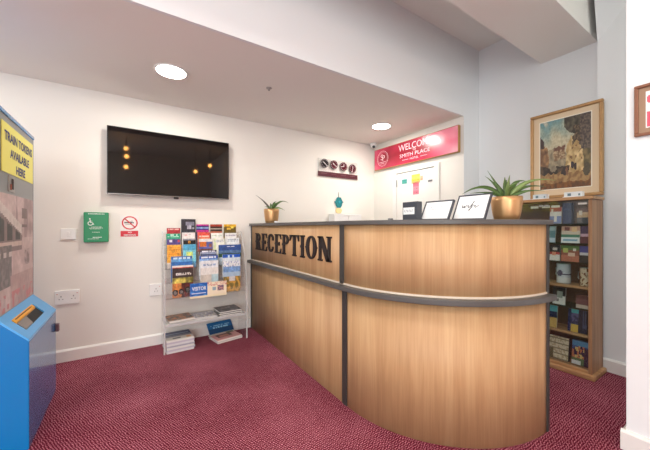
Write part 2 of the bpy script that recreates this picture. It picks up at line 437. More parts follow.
# ================================================================= WALL PLATES AND SIGNS
def plate(name, u0, v0, u1, v1, label, cat, kind):
    a = atY(u0, v0, 3.205); b_ = atY(u1, v1, 3.205); w = b_.x-a.x; h = a.z-b_.z
    fr = FY(a.x, 3.22, b_.z)
    t = thing(name, (a.x+w/2, 3.22, b_.z), label, cat)
    k = MB(); k.box((0,0,.0005),(w,h,.012), WHITE, fr); k.build('face_plate', t, bevel=.003)
    if kind == 'switch':
        k = MB(); k.prism([(w*.42,h*.3),(w*.58,h*.3),(w*.58,h*.7),(w*.42,h*.7)], .012, .017, WHITE, fr); k.build('rocker', t, bevel=.001)
    else:
        n = kind
        for i in range(n):
            c = w*(i+.5)/n if n > 1 else w*.5
            k = MB()
            for dx, dy, ww, hh in ((0,.018,.005,.010), (-.011,-.004,.008,.004), (.011,-.004,.008,.004)):
                k.box((c+dx-ww/2, h*.42+dy-hh/2, .0122), (c+dx+ww/2, h*.42+dy+hh/2, .0128), SLOT, fr)
            k.build('pin_slots', t)
            s = c+(.024 if i else -.024) if n > 1 else c+.028
            k = MB(); k.box((s-.006,h*.60,.012),(s+.006,h*.82,.016), WHITE, fr); k.box((s-.004,h*.75,.016),(s+.004,h*.79,.0164), M_((190,60,50)), fr); k.build('switch', t)
    return t
plate('light_switch', 60.5, 228.5, 76, 239.5, 'square white wall plate left of the green box', 'switch', 'switch')
plate('power_socket', 54.5, 291.5, 79.5, 303, 'white double power socket beside the blue machine', 'socket', 2)
plate('power_socket', 149.5, 284.5, 162.5, 295, 'white power socket just left of the leaflet rack', 'socket', 1)
# green box with wheelchair symbol
GRN = mat('green_plastic', (22,142,92), .4)
t = thing('green_information_box', (-.24, 3.2, .975), 'flat green wall box with white wheelchair symbol', 'sign box')
a = atY(83.5, 212, 3.17); b_ = atY(108.5, 242, 3.17); w = b_.x-a.x; h = a.z-b_.z
fr = FY(a.x, 3.22, b_.z)
k = MB(); k.box((0,0,0),(w,h,.05), GRN, fr); k.build('box_body', t, bevel=.006)
WI = mat('white_ink', (236,240,238), .5)
fs = FY(a.x, 3.22-.0503, b_.z)
k = MB(); cx, cy = w*.27, h*.63
ring(k, cx, cy, .013, .0185, WI, fs, a0=PI*.62, a1=PI*1.98); ring(k, cx-.004, cy+.038, 0.0005, .0055, WI, fs)
line2(k, (cx-.003,cy+.032),(cx,cy+.006), .006, WI, fs); line2(k,(cx-.001,cy+.007),(cx+.015,cy+.005),.005,WI,fs); line2(k,(cx+.014,cy+.006),(cx+.023,cy-.013),.005,WI,fs); line2(k,(cx-.002,cy+.02),(cx+.012,cy+.018),.004,WI,fs)
k.build('wheelchair_symbol', t)
for yy, xa, xb, th in ((.945,.18,.86,.007),(.51,.30,.72,.004),(.475,.22,.78,.004),(.445,.25,.7,.003),(.335,.34,.66,.004),(.165,.36,.74,.007),(.115,.16,.62,.004)):
    n_ = int((xb-xa)/.06); k = MB()
    for i in range(n_):
        p = xa+(xb-xa)*i/n_; k.box((w*p,h*yy-th/2,0),(w*(p+(xb-xa)/n_*random.uniform(.6,.9)),h*yy+th/2,.0006), WI, fs)
    k.build('line_of_print', t)
# no smoking sign
RED = mat('sign_red', (205,32,48), .4)
a = atY(120, 215.5, 3.215); b_ = atY(138.7, 236.8, 3.215); w = b_.x-a.x; h = a.z-b_.z; fr = FY(a.x, 3.2195, b_.z)
t = thing('no_smoking_sign', (a.x+w/2, 3.22, b_.z), 'small white no smoking sign with red circle and red band', 'sign')
k = MB(); k.box((0,0,0),(w,h,.002), mat('sign_white',(238,234,230),.5), fr); k.build('sign_plate', t)
fs = FY(a.x, 3.2195-.0021, b_.z); cx, cy = w*.52, h*.66; rr = h*.315
k = MB(); k.box((cx-.042,cy-.004,0),(cx+.018,cy+.008,.0005), M_((90,90,90)), fs); k.box((cx+.02,cy-.004,0),(cx+.03,cy+.008,.0005), M_((90,90,90)), fs)
for q in range(8): k.box((cx+.018-.003*q, cy+.012+.004*math.sin(q), 0),(cx+.022-.003*q, cy+.016+.004*math.sin(q), .0005), M_((120,120,120)), fs)
line2(k,(cx-.035,cy-.018),(cx+.01,cy-.012),.004,M_((120,120,120)),fs)
k.build('cigarette_symbol', t)
k = MB(); ring(k, cx, cy, rr-.010, rr, RED, fs, .0006, .0012, 32); line2(k, (cx-rr*.68, cy+rr*.68), (cx+rr*.68, cy-rr*.68), .010, RED, fs, .0006, .0012); k.build('prohibition_ring', t)
k = MB(); k.box((.004,.004,0),(w-.004,h*.285,.0006), RED, fs); k.build('red_band', t)
k = MB(); text_mb(k, 'NO', w*.2, h*.07, WI, fs @ Matrix.Translation((w*.52, h*.215, 0)), .001, bold=.02); k.build('line_of_lettering', t)
k = MB(); text_mb(k, 'SMOKING', w*.66, h*.075, WI, fs @ Matrix.Translation((w*.52, h*.09, 0)), .001, bold=.02); k.build('line_of_lettering', t)

# ================================================================= WORLD CLOCK PANEL
t = thing('world_clock', (2.3, 3.21, 1.74), 'clear wall panel with four round clocks above a dark red strip', 'clock')
a = atY(318, 155.5, 3.2); b_ = atY(357.5, 180, 3.2); W_, H_ = b_.x-a.x, 1.955-1.745
fr = FY(a.x, 3.2195, 1.745)
k = MB(); k.box((0,0,.012),(W_,.225,.016), ACRY, fr); k.build('backing_panel', t)
k = MB(); k.box((0,0,.016),(.006,.225,.018), ACRE, fr); k.build('panel_edge', t)
DIAL_REFL = mat('red_reflection_gloss', (78,22,34), .2); BLG = mat('black_gloss', (34,28,30), .15)  # maroon puts the reflection of red surroundings into three dark clock dials
k = MB(); k.box((0,0,.0165),(W_,.062,.020), M_((84,36,46),.3), fr)
k.build('name_strip', t)
for i in range(4):
    k = MB(); xx = W_*(.14+.24*i)
    for q in range(5): k.box((xx-.04+q*.017,.034,.0202),(xx-.04+q*.017+.011,.042,.0206), M_((130,92,98)), fr)
    k.build('city_name', t)
for i, (uu, vv) in enumerate(((324.7,163.2),(334.2,164.8),(343.7,166.6),(352.7,168.6))):
    c = atY(uu, vv, 3.19); fc = FY(c.x, 3.2, c.z)
    k = MB(); k.lathe([(.054,0),(.058,.002),(.058,.010),(.054,.012)], BLG if i == 0 else DIAL_REFL, fc, 28); ck = k.build('clock', t)
    k = MB(); ring(k, 0, 0, .053, .057, M_((120,105,105),.3), fc, .0121, .0135)
    for q in range(12):
        w = 2*PI*q/12; line2(k, (.042*math.cos(w),.042*math.sin(w)), (.050*math.cos(w),.050*math.sin(w)), .005, M_((225,215,215)), fc, .0121, .0126)
    k.build('dial_marks', ck)
    for L, ww in ((.030, .007), (.046, .005)):
        an = ((2.5,5.6),(2.4,5.7),(1.5,3.3),(1.6,4.5))[i][0 if L < .04 else 1]
        k = MB(); line2(k, (0,0), (L*math.cos(an), L*math.sin(an)), ww, M_((238,232,230)), fc, .0128, .0136); k.build('hand', ck)

# ================================================================= TURQUOISE ORNAMENT
c = atY(339.2, 202, 3.2)
t = thing('hanging_ornament', (c.x, 3.21, 1.29), 'turquoise wall ornament with cream lower piece behind the desk', 'ornament')
TEA = mat('teal_glaze', (18,122,128), .3, vary=.2, vscale=40); fc = FY(c.x, 3.2185, c.z)
k = MB(); k.prism([(-.028,-.075),(.028,-.075),(.045,-.045),(.055,-.012),(.075,0),(.055,.014),(.045,.032),(.036,.046),(.030,.062),(-.030,.062),(-.036,.046),(-.045,.032),(-.055,.014),(-.075,0),(-.055,-.012),(-.045,-.045)], .001, .022, TEA, fc); k.build('ornament_body', t, bevel=.006)
k = MB(); k.lathe([(.018,.022),(.016,.026),(.002,.028)], M_((60,170,190),.2), fc, 16); k.build('glass_bead', t)
k = MB(); k.prism([(-.045,-.135),(-.02,-.15),(.03,-.148),(.046,-.125),(.05,-.1),(.03,-.082),(-.03,-.080),(-.05,-.1)], .001, .016, M_((236,206,150),.6), fc); k.build('cream_base', t, bevel=.004)
k = MB(); k.tube([fc @ Vector((0,.062,.004)), fc @ Vector((0,.13,.004))], .004, M_((170,160,155))); k.build('hanging_cord', t)

# ================================================================= WELCOME SIGN
def sg(x, y):
    # printed artwork: crimson middle, pink rays toward the ends
    d = abs(x-.30)/.62; d2 = math.hypot((x-.72)*1.6, (y-.5)*.5)
    base = (138, 12, 38); hot = (244, 168, 182); pk = (216, 58, 98)
    e = min(1, max(0, (abs(x-.42)-.24)/.30)); f = min(1, abs(y-.5)*1.5)
    q = min(1, e*.75+f*.35+.16*noise.noise(Vector((x*9, y*3, 3))))
    q = max(0, q)
    c = [base[i]+(pk[i]-base[i])*min(1, q*2) if q < .5 else pk[i]+(hot[i]-pk[i])*(q-.5)*2 for i in range(3)]
    return c
y0, y1, z0, z1 = 1.872, 3.172, 1.888, 2.182
t = thing('welcome_sign', (2.93, 2.52, z0), 'long glossy pink and crimson welcome sign with gold edge', 'sign')
GOLD = mat('gold_edge', (178,138,84), .3, .6)
k = MB(); k.box((2.899,y0,z0),(XS-.001,y1,z1), GOLD); k.build('sign_box', t, bevel=.012)
fs = FX(2.8985, y1-.010, z0+.010)
sw, sh = y1-y0-.020, z1-z0-.020
k = MB(); k.grid(sw, sh, sg, 90, 20, PRG, fs); k.build('printed_face', t)
PW = mat('pale_pink_ink', (250,214,222), .4)
for tx, w_, h_, yy in (('WELCOME', .50, .080, .205), ('TO', .05, .024, .146), ('SMITH PLACE', .46, .044, .102), ('HOTEL', .13, .026, .046)):
    k = MB(); text_mb(k, tx, w_, h_, PW, fs @ Matrix.Translation((.70, yy, 0)), .0012)
    k.build('line_of_lettering', t)
for s in (-1, 1):
    k = MB(); line2(k, (.70+s*.09,.046),(.70+s*.19,.046), .004, PW, fs, .0008, .0014); k.build('dash', t)
k = MB(); ring(k, .16, .135, .100, .104, PW, fs, .0008, .0014, 40); ring(k, .16, .135, .086, .088, PW, fs, .0008, .0014, 40)
text_mb(k, 'S', .045, .075, PW, fs @ Matrix.Translation((.145, .155, 0)), .0014); text_mb(k, 'P', .045, .075, PW, fs @ Matrix.Translation((.180, .140, 0)), .0014)
for q in range(8): k.box((.10+q*.015,.083,.0008),(.110+q*.015,.091,.0014), PW, fs)
for q in range(5): k.box((.122+q*.015,.066,.0008),(.132+q*.015,.073,.0014), PW, fs)
k.build('monogram', t)

# notices on the door
def notice(name, u0, v0, u1, v1, cols, label, cat='notice', X=XS-.0086, ang=0):
    a = atX(u0, v0, X); b_ = atX(u1, v1, X); w = a.y-b_.y; h = a.z-b_.z
    fr = FX(X, a.y, b_.z) @ Matrix.Rotation(ang, 4, 'Z')
    k = MB(); k.box((0,0,0),(w,h,.0008), PRN, fr, (235,235,230))
    n = len(cols)
    def f(x, y):
        j = min(n-1, int((1-y)*n)); c = cols[j]
        if .15 < x < .85 and int((1-y)*n*3) % 3 == 1 and noise.noise(Vector((x*30, y*9, n))) > 0: c = [q*.82 for q in c]
        return c
    k.grid(w, h, f, 14, n*3, PRN, fr, .001)
    o = k.build(name); return tag(o, label, cat)
notice('door_sticker', 402, 175.5, 407, 183.5, [(214,234,234),(205,230,228),(72,160,152),(84,170,160)], 'small teal and white sticker at the door top left')
notice('safety_notice', 411.5, 175, 420, 182.5, [(214,214,92),(226,222,110),(205,205,80),(240,190,120)], 'lime yellow notice in the middle of the white door')
notice('pink_notice', 413, 183, 419, 194, [(238,120,140),(240,150,165),(236,130,150)], 'pink paper notice under the yellow one on the door')
notice('orange_sticker', 420.2, 176, 423, 180, [(244,196,160),(240,180,150)], 'tiny peach sticker right of the yellow door notice')
notice('sketch_card', 428, 178, 432.5, 183.5, [(240,238,236),(120,118,120),(236,234,232)], 'small white card with dark sketch on the door right')

# CCTV camera and ceiling bits
t = thing('security_camera', (2.88, 3.13, ZL-.001), 'small white dome security camera in the ceiling corner', 'camera')
fd = Matrix.Translation((2.86, 3.14, ZL-.001)) @ Matrix.Rotation(PI, 4, 'X')
k = MB(); k.lathe([(.050,0),(.052,.012),(.046,.022),(.040,.045),(.022,.062),(.004,.067)], WHITE, fd, 28); k.build('housing', t)
vd = Vector((2.86, 3.14, 2.22)); dr = (Vector((0,0,1.1))-vd).normalized()
q = dr.to_track_quat('Z', 'Y').to_matrix().to_4x4(); q.translation = vd+dr*.028
k = MB(); k.lathe([(.020,0),(.020,.014),(.015,.020)], BLK, q, 20); k.build('lens', t)
t = thing('smoke_sensor', (.98, 2.362, ZL), 'tiny steel sensor on the low ceiling', 'sensor')
fd = Matrix.Translation((.98, 2.362, ZL-.0005)) @ Matrix.Rotation(PI, 4, 'X')
k = MB(); k.lathe([(.024,0),(.024,.004),(.010,.010),(.008,.022),(.002,.024)], mat('steel',(170,170,168),.35,.8), fd, 20); k.build('sensor_head', t)
LAMP = mat('lit_diffuser', (255,250,240), .4, emit=26, ecol=(255,246,232))
def dup(root, loc):
    r = root.copy(); COL.objects.link(r); r.location = loc
    for ch in list(root.children):
        c = ch.copy(); COL.objects.link(c); c.parent = r
    return r
LX = ((.263, 2.510), (2.436, 2.545))
dl = thing('ceiling_downlight', (LX[0][0], LX[0][1], ZL), 'round lit ceiling light nearer the television', 'ceiling light', 'round lights in the low ceiling')
fd = Matrix.Translation((LX[0][0], LX[0][1], ZL-.0005)) @ Matrix.Rotation(PI, 4, 'X')
k = MB(); k.lathe([(.108,0),(.116,.0),(.116,.006),(.108,.010),(.100,.006)], WHITE, fd, 40, False, False); k.build('rim', dl)
k = MB(); k.lathe([(.102,.0045),(.102,.006)], LAMP, fd, 40); k.build('diffuser', dl)
d2 = dup(dl, (LX[1][0], LX[1][1], ZL)); d2['label'] = 'round lit ceiling light nearer the pink welcome sign'
# pendant bulbs behind the photographer (seen as warm glints in the television)
BULB = mat('warm_bulb', (255,190,110), .4, emit=70, ecol=(255,176,92))
proto = None
BP = ((-.061,-1.5,2.80),(-.05,-1.35,2.60),(-.06,-1.62,2.42),(1.341,-1.5,2.44),(1.673,-1.5,2.62))
BL = ('warm globe bulb on the shortest cord behind the camera','warm globe bulb on a middling cord behind the camera','warm globe bulb on a long cord behind the camera','lower warm globe bulb hanging towards the near wall','warm globe bulb hanging closest to the near wall')
for i, p in enumerate(BP):
    t = thing('pendant_bulb', p, BL[i], 'lamp', 'warm pendant bulbs behind the camera')
    k = MB(); k.lathe([(.004,-.040),(.022,-.034),(.038,-.014),(.040,0),(.034,.02),(.018,.036),(.010,.042)], BULB, Matrix.Translation(p), 20); k.build('bulb', t)
    k = MB(); k.tube([Vector(p)+Vector((0,0,.04)), Vector((p[0],p[1],ZU))], .004, BLK, 6); k.lathe([(.012,.036),(.014,.075)], BLK, Matrix.Translation(p), 12); k.build('cord', t)

# ================================================================= FRAMED PICTURES
def sm(a, b, x): t = min(1, max(0, (x-a)/(b-a))); return t*t*(3-2*t)
def mixc(a, b, t): return [a[i]+(b[i]-a[i])*t for i in range(3)]
def N(x, y, s, o=0): return noise.noise(Vector((x*s, y*s, o)))
def painting(x, y):
    x += .025*N(x, y, 9, 21)+.012*N(x, y, 24, 22); y += .025*N(x, y, 9, 23)+.012*N(x, y, 24, 24)
    n1 = N(x, y, 5); n2 = N(x, y, 14, 4); n3 = N(x, y, 32, 9)
    c = mixc((214,204,170), (112,160,164), sm(.55, .98, y+.25*n1-.2*x))            # sky
    c = mixc(c, (222,212,184), .8*sm(.1, .5, n1+.2*n2)*sm(.5,.7,y))                # clouds
    if y < .62-.5*abs(x-.3)+.08*n1 and y > .25: c = mixc((150,138,112), (176,160,128), sm(-.4,.4,n2))   # hazy slope
    if x < .17+.03*n2 and y < .72-.8*x+.03*n3: c = mixc((120,84,56), (168,126,82), sm(-.5,.5,n2))       # houses left
    if x < .08 and .62 < y < .80-.8*x: c = (70,52,50)
    if .30 < x < .52 and .42 < y < .60+.03*n3: c = mixc((150,116,84), (190,166,130), sm(-.3,.4,n3)) if y < .55 else (122,82,64)
    if x > .50 and y > .58-.1*x+.10*n2-.35*(x-.75) : 
        c = mixc((64,60,50), (104,98,78), sm(-.4,.5,n2)) if y > .93-.75*(x-.42)+.1*n1 else c                # tree
    tw = .57-.06*(1-y)
    if tw < x < .90 and .20 < y < .72-.6*max(0, x-.72)-2.0*max(0,.62-x)+.03*n3: c = mixc((196,162,104), (232,204,148), sm(-.3,.5,n2)) # tower
    if x > .66 and y > .60 and y < .86 and n2 > -.1: c = mixc((72,60,48),(120,100,74), sm(-.3,.4,n3))
    for wx, wy in ((.66,.55),(.72,.44),(.80,.50),(.64,.42),(.74,.58),(.82,.38)):
        if abs(x-wx) < .013 and abs(y-wy) < .016: c = (136,98,62)
    if x > .86 and y < .5: c = mixc((104,92,60),(150,128,84), sm(-.4,.4,n2))
    if x > .80+.05*n2 and y > .50: c = mixc((84,72,66),(122,106,92), sm(-.4,.4,n3))
    if y < .33+.08*n1 and x < .60: c = mixc((46,36,28), (92,72,50), sm(-.3,.5,n2))   # shade, figures
    if y < .22+.04*n2: c = mixc((196,156,100), (134,96,56), sm(-.3,.5,n2+.4*n3))     # sunlit street
    if y < .09+.03*n1: c = mixc((150,92,40), (96,62,34), sm(-.4,.5,n2))
    for fx, fy, fw, fh, cc in ((.50,.25,.045,.075,(58,44,40)),(.55,.23,.03,.06,(140,96,66)),(.66,.31,.035,.06,(52,42,52)),(.72,.29,.03,.05,(60,40,36)),(.28,.28,.07,.04,(150,136,112)),(.92,.23,.06,.09,(92,82,60))):
        if ((x-fx)/fw)**2+((y-fy)/fh)**2 < 1: c = cc
    return [(q*.84+6)*(1+.14*n3+.10*n2) for q in c]
GF = mat('antique_gold_frame', (176,138,92), .4, .3, vary=.12, vscale=30)
XPIC = 3.035
ya, yb, za, zb_ = 1.276, .757, 1.334, 2.145     # left edge y, right edge y
ya = atX(530, 150, XPIC-.03).y; yb = atX(603, 150, XPIC-.03).y; za = atX(604, 194.5, XPIC-.03).z; zb_ = atX(602, 98, XPIC-.03).z
P = thing('framed_painting', (XPIC, (ya+yb)/2, za), 'large gold framed village street painting above the glass cabinet', 'picture')
W_ = ya-yb; H_ = zb_-za; fr = FX(XPIC, ya, za)
k = MB(); fwid = .024
for (a, b_) in (((0,0),(W_,fwid)), ((0,H_-fwid),(W_,H_)), ((0,fwid),(fwid,H_-fwid)), ((W_-fwid,fwid),(W_,H_-fwid))): k.box((a[0],a[1],-.005),(b_[0],b_[1],.030), GF, fr)
k.build('frame', P, bevel=.006)
k = MB(); k.box((fwid,fwid,-.004),(W_-fwid,H_-fwid,.012), mat('cream_mount', (222,200,168), .7, bump=.1, bscale=300), fr); k.build('mount', P)
mw = .050
k = MB(); k.box((fwid+mw-.006,fwid+mw-.002,.012),(W_-fwid-mw+.006,H_-fwid-mw+.006,.015), M_((244,236,220),.6), fr); k.build('inner_slip', P)
fs = FX(XPIC-.0155, ya-fwid-mw, za+fwid+mw+.004)
k = MB(); k.grid(W_-2*fwid-2*mw, H_-2*fwid-2*mw-.004, painting, 84, 110, printed('oil_print', .35), fs); k.build('painted_scene', P)
k = MB(); k.box((W_*.2,H_*.5,-.024 if XPIC+.024 < XQ else -.02),(W_*.8,H_*.6,-.0055), M_((120,90,60)), fr); k.build('hanging_batten', P)
# framed print on the near wall
y0 = atX(634.3, 100, XN-.012).y
NF = thing('framed_print', (XN, y0-.16, 1.55), 'wooden framed pink and white print on the near wall', 'picture')
fr = FX(XN-.001, y0, 1.534); w, h = .34, .243
BR = mat('brown_frame_wood', (132,84,58), .4, vary=.12, vscale=40)
k = MB()
for (a, b_) in (((0,0),(w,.014)), ((0,h-.014),(w,h)), ((0,.014),(.014,h-.014)), ((w-.014,.014),(w,h-.014))): k.box((a[0],a[1],0),(b_[0],b_[1],.018), BR, fr)
k.build('frame', NF, bevel=.003)
k = MB(); k.box((.014,.014,0),(w-.014,h-.014,.008), mat('tan_mount', (158,128,104), .7), fr); k.build('mount', NF)
def poster(x, y):
    if x < .016 or x > .984 or y < .04 or y > .96: return (240,236,234)
    if y < .50: return (224,84,108) if not (.45 < y < .5) else (240,236,234)
    d = math.hypot((x-.15), (y-.78)*.9)
    return (226,90,112) if .08 < d < .14 and not (x > .2 and abs(y-.78) < .05) else (242,238,236)
k = MB(); k.grid(w-.076, h-.07, poster, 66, 34, PRN, FX(XN-.0095, y0-.038, 1.534+.035)); k.build('print', NF)

# ================================================================= GLASS FRONTED CABINET
CXF, CXB = 2.785, 3.025; CY0, CY1 = .757, 1.36; CT = 1.325
C_ = thing('display_cabinet', (2.9, 1.06, 0), 'tall oak display cabinet with glass shelves behind the desk', 'cabinet')
def cb(name, a, b_, m=OAK, bevel=.002):
    k = MB(); k.box(a, b_, m); return k.build(name, C_, bevel=bevel)
cb('plinth', (CXF-.025, CY0-.022, 0), (CXB, CY1+.022, .035), OAKH, .006)
cb('side_panel', (CXF, CY0, .035), (CXB-.012, CY0+.022, CT-.022)); cb('side_panel', (CXF, CY1-.022, .035), (CXB-.012, CY1, CT-.022))
cb('bottom_panel', (CXF, CY0+.022, .035), (CXB-.012, CY1-.022, .055), OAKH)
cb('top_panel', (CXF-.012, CY0-.010, CT-.022), (CXB-.012, CY1+.010, CT), OAKH)
cb('back_panel', (CXB-.012, CY0, .035), (CXB-.004, CY1, CT-.022), wood('dark_cabinet_back', (84,54,34),(104,70,44),(122,86,56),.6))
SHZ = (1.125, .975, .832, .655, .49, .30)
for z in SHZ:
    if z in (.655, .30): cb('wooden_shelf', (CXF+.02, CY0+.022, z-.016), (CXB-.013, CY1-.022, z), OAKH)
    else:
        k = MB(); k.box((CXF+.025, CY0+.023, z-.006), (CXB-.013, CY1-.023, z), clear('shelf_glass', (214,236,228), .03, .10)); k.build('glass_shelf', C_)
for ya_, yb_ in ((CY0+.024, 1.056), (1.060, CY1-.024)):
    k = MB(); k.box((CXF+.006, ya_, .06), (CXF+.010, yb_, CT-.026), GLASS); dr_ = k.build('glass_door', C_)
    k = MB(); yy = ya_+.004 if ya_ > 1 else yb_-.030
    k.box((CXF-.002, yy, 1.262), (CXF+.012, yy+.026, 1.276), mat('steel',(170,170,168),.35,.8)); k.build('hinge', dr_)
k = MB(); k.box((CXF-.002, CY0+.03, 1.266), (CXF+.012, CY0+.08, 1.279), M_((214,206,196),.4)); k.build('door_clip', C_)
for yy in (1.10, 1.02, .955):
    k = MB(); k.box((CXF+.012, yy, 1.252), (CXF+.014, yy+.055, 1.270), M_((222,218,210),.6)); k.build('price_label', C_)
# leaflets / small cards lying on top of the cabinet
for (u0, v0, u1, v1, col, lb) in ((533,192.3,546.5,197.5,(198,206,210),'pale grey card holder on the cabinet top left of the painting foot'), (564,190.8,582,196,(222,226,226),'white card holder with small grey print in front of the painting')):
    a = atX(u0, v0, CXF+.02); b_ = atX(u1, v1, CXF+.02); w = a.y-b_.y
    fr = FX(CXF+.02, a.y, CT+.001); k = MB(); h = .040
    def cf(x, y): return (96,120,130) if (.22 < x < .42 and .3 < y < .75) or (.8 < x < .9 and .3 < y < .6) else col
    k.prism([(0,0),(w,0),(w,h),(0,h)], -.05, 0, PAPER, fr); k.grid(w, h, cf, 20, 8, PRN, fr, .0006)
    k.box((0,0,0),(w,.004,.03), PAPER, fr)
    tag(k.build('card_holder'), lb, 'card holder')
# things on the cabinet shelves
def cfun(pal, s, seed):
    def f(x, y):
        n = N(x+seed, y, s, seed)+.5+.35*N(x, y+seed, s*2.7, seed+3)
        i = min(len(pal)-1, max(0, int(n*len(pal)))); return pal[i]
    return f
def bands(spec, spots=()):
    # spec: list of (fraction from the top, colour); spots: (x, y, rx, ry, colour)
    def f(x, y):
        for sx_, sy_, rx, ry, c in reversed(spots):
            if abs(x-sx_) < rx and abs(y-sy_) < ry: return c
        t = 1-y; acc = 0
        for fr_, c in spec:
            acc += fr_
            if t <= acc: return c
        return spec[-1][1]
    return f
def flat_item(name, cat, u0, v0, u1, zb, v1top, fn, label, X=2.83, thick=.012, tilt=.12, group='goods in the display cabinet', side=(225,220,212)):
    a = atX(u0, v0, X); b_ = atX(u1, v0, X); w = a.y-b_.y; zt = atX((u0+u1)/2, v1top, X).z
    zt = min([zt]+[z_-.018 for z_ in SHZ if z_ > zb+.01]); zb += thick*math.sin(tilt); h = (zt-zb-.002)/math.cos(tilt)
    fr = frame((X, a.y, zb+.0015), (0,-1,0), (math.sin(tilt),0,math.cos(tilt)))
    k = MB(); k.box((0,0,-thick),(w,h,0), PRN, fr, side); k.grid(w, h, fn, 18, 18, PRN, fr, .0006)
    return tag(k.build(name), label, cat, group)
G = 'goods in the display cabinet'
def mug(u0, u1, vt, zb, fn, label, X=2.85):
    a = atX(u0, vt, X); b_ = atX(u1, vt, X); r = (a.y-b_.y)/2; cy = (a.y+b_.y)/2; h = a.z-zb
    t = thing('mug', (X+r, cy, zb), label, 'mug', G); k = MB(); n = 40; m_ = 16; b0 = len(k.v)
    for j in range(m_+1):
        for i in range(n):
            w = 2*PI*i/n; k.v.append(Vector((X+r+r*math.cos(w), cy+r*math.sin(w), zb+.0015+h*j/m_)))
    for j in range(m_):
        for i in range(n):
            w = 2*PI*(i+.5)/n; lx = .5-math.sin(w)*.5 if math.cos(w) < .2 else 0
            k.face([b0+j*n+i, b0+j*n+(i+1)%n, b0+(j+1)*n+(i+1)%n, b0+(j+1)*n+i], printed('glazed_print', .15), fn(lx, (j+.5)/m_), True)
    k.face([b0+i for i in reversed(range(n))], printed('glazed_print', .15), (230,228,224))
    k.build('mug_body', t)
    k = MB(); k.lathe([(r,h+.0015),(r*.9,h+.0015),(r*.88,h*.2)], mat('mug_inside',(226,222,214),.3), Matrix.Translation((X+r,cy,zb)), 32, False, True); k.build('mug_rim', t)
    k = MB(); k.tube([Vector((X+r+.5*r, cy+ .84*r, zb+h*.78)), Vector((X+r+r, cy+1.45*r, zb+h*.72)), Vector((X+r+1.05*r, cy+1.5*r, zb+h*.4)), Vector((X+r+.5*r, cy+.84*r, zb+h*.22))], .005, WHITE, 8); k.build('handle', t)
S1, S2, S3, S4, S5, S6 = SHZ; S7 = .055
flat_item('souvenir_card','card',549.5,214,561,S1,207,bands([(.3,(200,90,84)),(.25,(232,224,216)),(.45,(120,140,190))],((.5,.4,.12,.3,(236,230,222)),(.2,.8,.1,.1,(230,220,210)))),'red white and blue souvenir card on the top glass shelf')
flat_item('gift_box','box',562.5,214,571.5,S1,203,bands([(1,(40,52,92))],((.5,.7,.3,.05,(70,84,124)),)),'navy blue gift box on the top glass shelf',thick=.04,tilt=0,side=(40,52,92))
flat_item('gift_box','box',577,214,589,S1,208,bands([(.3,(110,72,62)),(.3,(204,170,132)),(.4,(80,78,84))],((.3,.7,.15,.12,(222,210,196)),)),'brown and cream small souvenir box at the top shelf right',thick=.03,tilt=0,side=(90,70,62))
flat_item('postcard','card',549,232,555,S2,226,bands([(.3,(170,190,196)),(.4,(96,140,150)),(.3,(190,206,222))]),'pale blue view card on the second shelf, mostly behind the desk')
flat_item('postcard','card',561,232,579.5,S2,223.5,bands([(.28,(214,160,140)),(.2,(222,202,186)),(.18,(60,128,104)),(.34,(236,238,240))],((.3,.85,.12,.1,(120,60,60)),(.7,.8,.15,.12,(238,196,150)),(.5,.15,.4,.06,(120,170,200)))),'bright landscape souvenir card on the second glass shelf')
flat_item('book','book',580,232,590,S2,224,bands([(.45,(76,46,92)),(.15,(206,168,190)),(.4,(96,34,52))]),'purple and maroon booklet on the second glass shelf',thick=.02,side=(96,60,80))
flat_item('postcard','card',549.5,250,559.5,S3,244,bands([(.42,(38,30,34)),(.18,(190,64,60)),(.4,(226,222,218))],((.5,.75,.2,.1,(210,200,196)),(.4,.45,.2,.1,(226,150,120)))),'black red and white card on the third shelf')
flat_item('puzzle_box','box',561,250,579,S3,244,bands([(.3,(84,120,64)),(.3,(150,84,70)),(.4,(196,120,96))],((.25,.7,.15,.15,(190,200,110)),(.6,.45,.2,.12,(230,200,180)),(.75,.75,.1,.1,(230,226,220)))),'green and red picture box on the third shelf',thick=.03,tilt=.05,side=(120,80,66))
flat_item('book','book',579.5,250,590,S3,246,bands([(.4,(72,74,150)),(.15,(220,216,222)),(.45,(40,34,38))]),'blue topped book beside the green picture box',thick=.03,tilt=.05,side=(60,60,90))
def mfa(x, y):
    if ((x-.38)/.22)**2+((y-.52)/.16)**2 < 1 or (x > .38 and abs(y-.46) < .05): return (96,92,120)
    return (206,214,224) if y > .3 else (226,228,232)
mug(554.5, 568.5, 263.5, S4, mfa, 'white mug with grey blue picture on the wooden shelf')
mug(577.5, 590, 268, S4, lambda x, y: (120,78,52) if N(x, y, 6, 3) > .12 or x < .18 else (214,200,176), 'cream and brown mug on the wooden shelf')
flat_item('souvenir_card','card',552.5,293,565,S5,287.5,bands([(.5,(44,40,40)),(.5,(224,224,220))],((.55,.6,.2,.2,(150,160,150)),(.4,.25,.1,.1,(120,120,120)))),'black and white souvenir card on the shelf under the mugs')
flat_item('trinket_box','box',576,300,590,S5,295.5,bands([(.3,(92,52,54)),(.4,(120,76,80)),(.3,(206,190,176))]),'brown trinket box with pale base under the mugs',thick=.05,tilt=0,side=(100,60,56))
flat_item('booklet','book',549,312,556.5,S6,303,bands([(.28,(96,176,190)),(.25,(30,44,80)),(.47,(206,172,100))]),'cyan and gold booklet on the lower wooden shelf')
def nb(x, y):
    if x > .55: return (70,78,110) if (int(x*30) % 3 == 0 and y > .3) or (x > .8 and .2 < y < .4) else (28,30,58)
    if y > .82 and x > .15: return (80,180,190)
    if y < .34 and x > .15: return (214,180,84)
    return (40,48,92) if N(x, y, 6) > -.1 else (96,92,140)
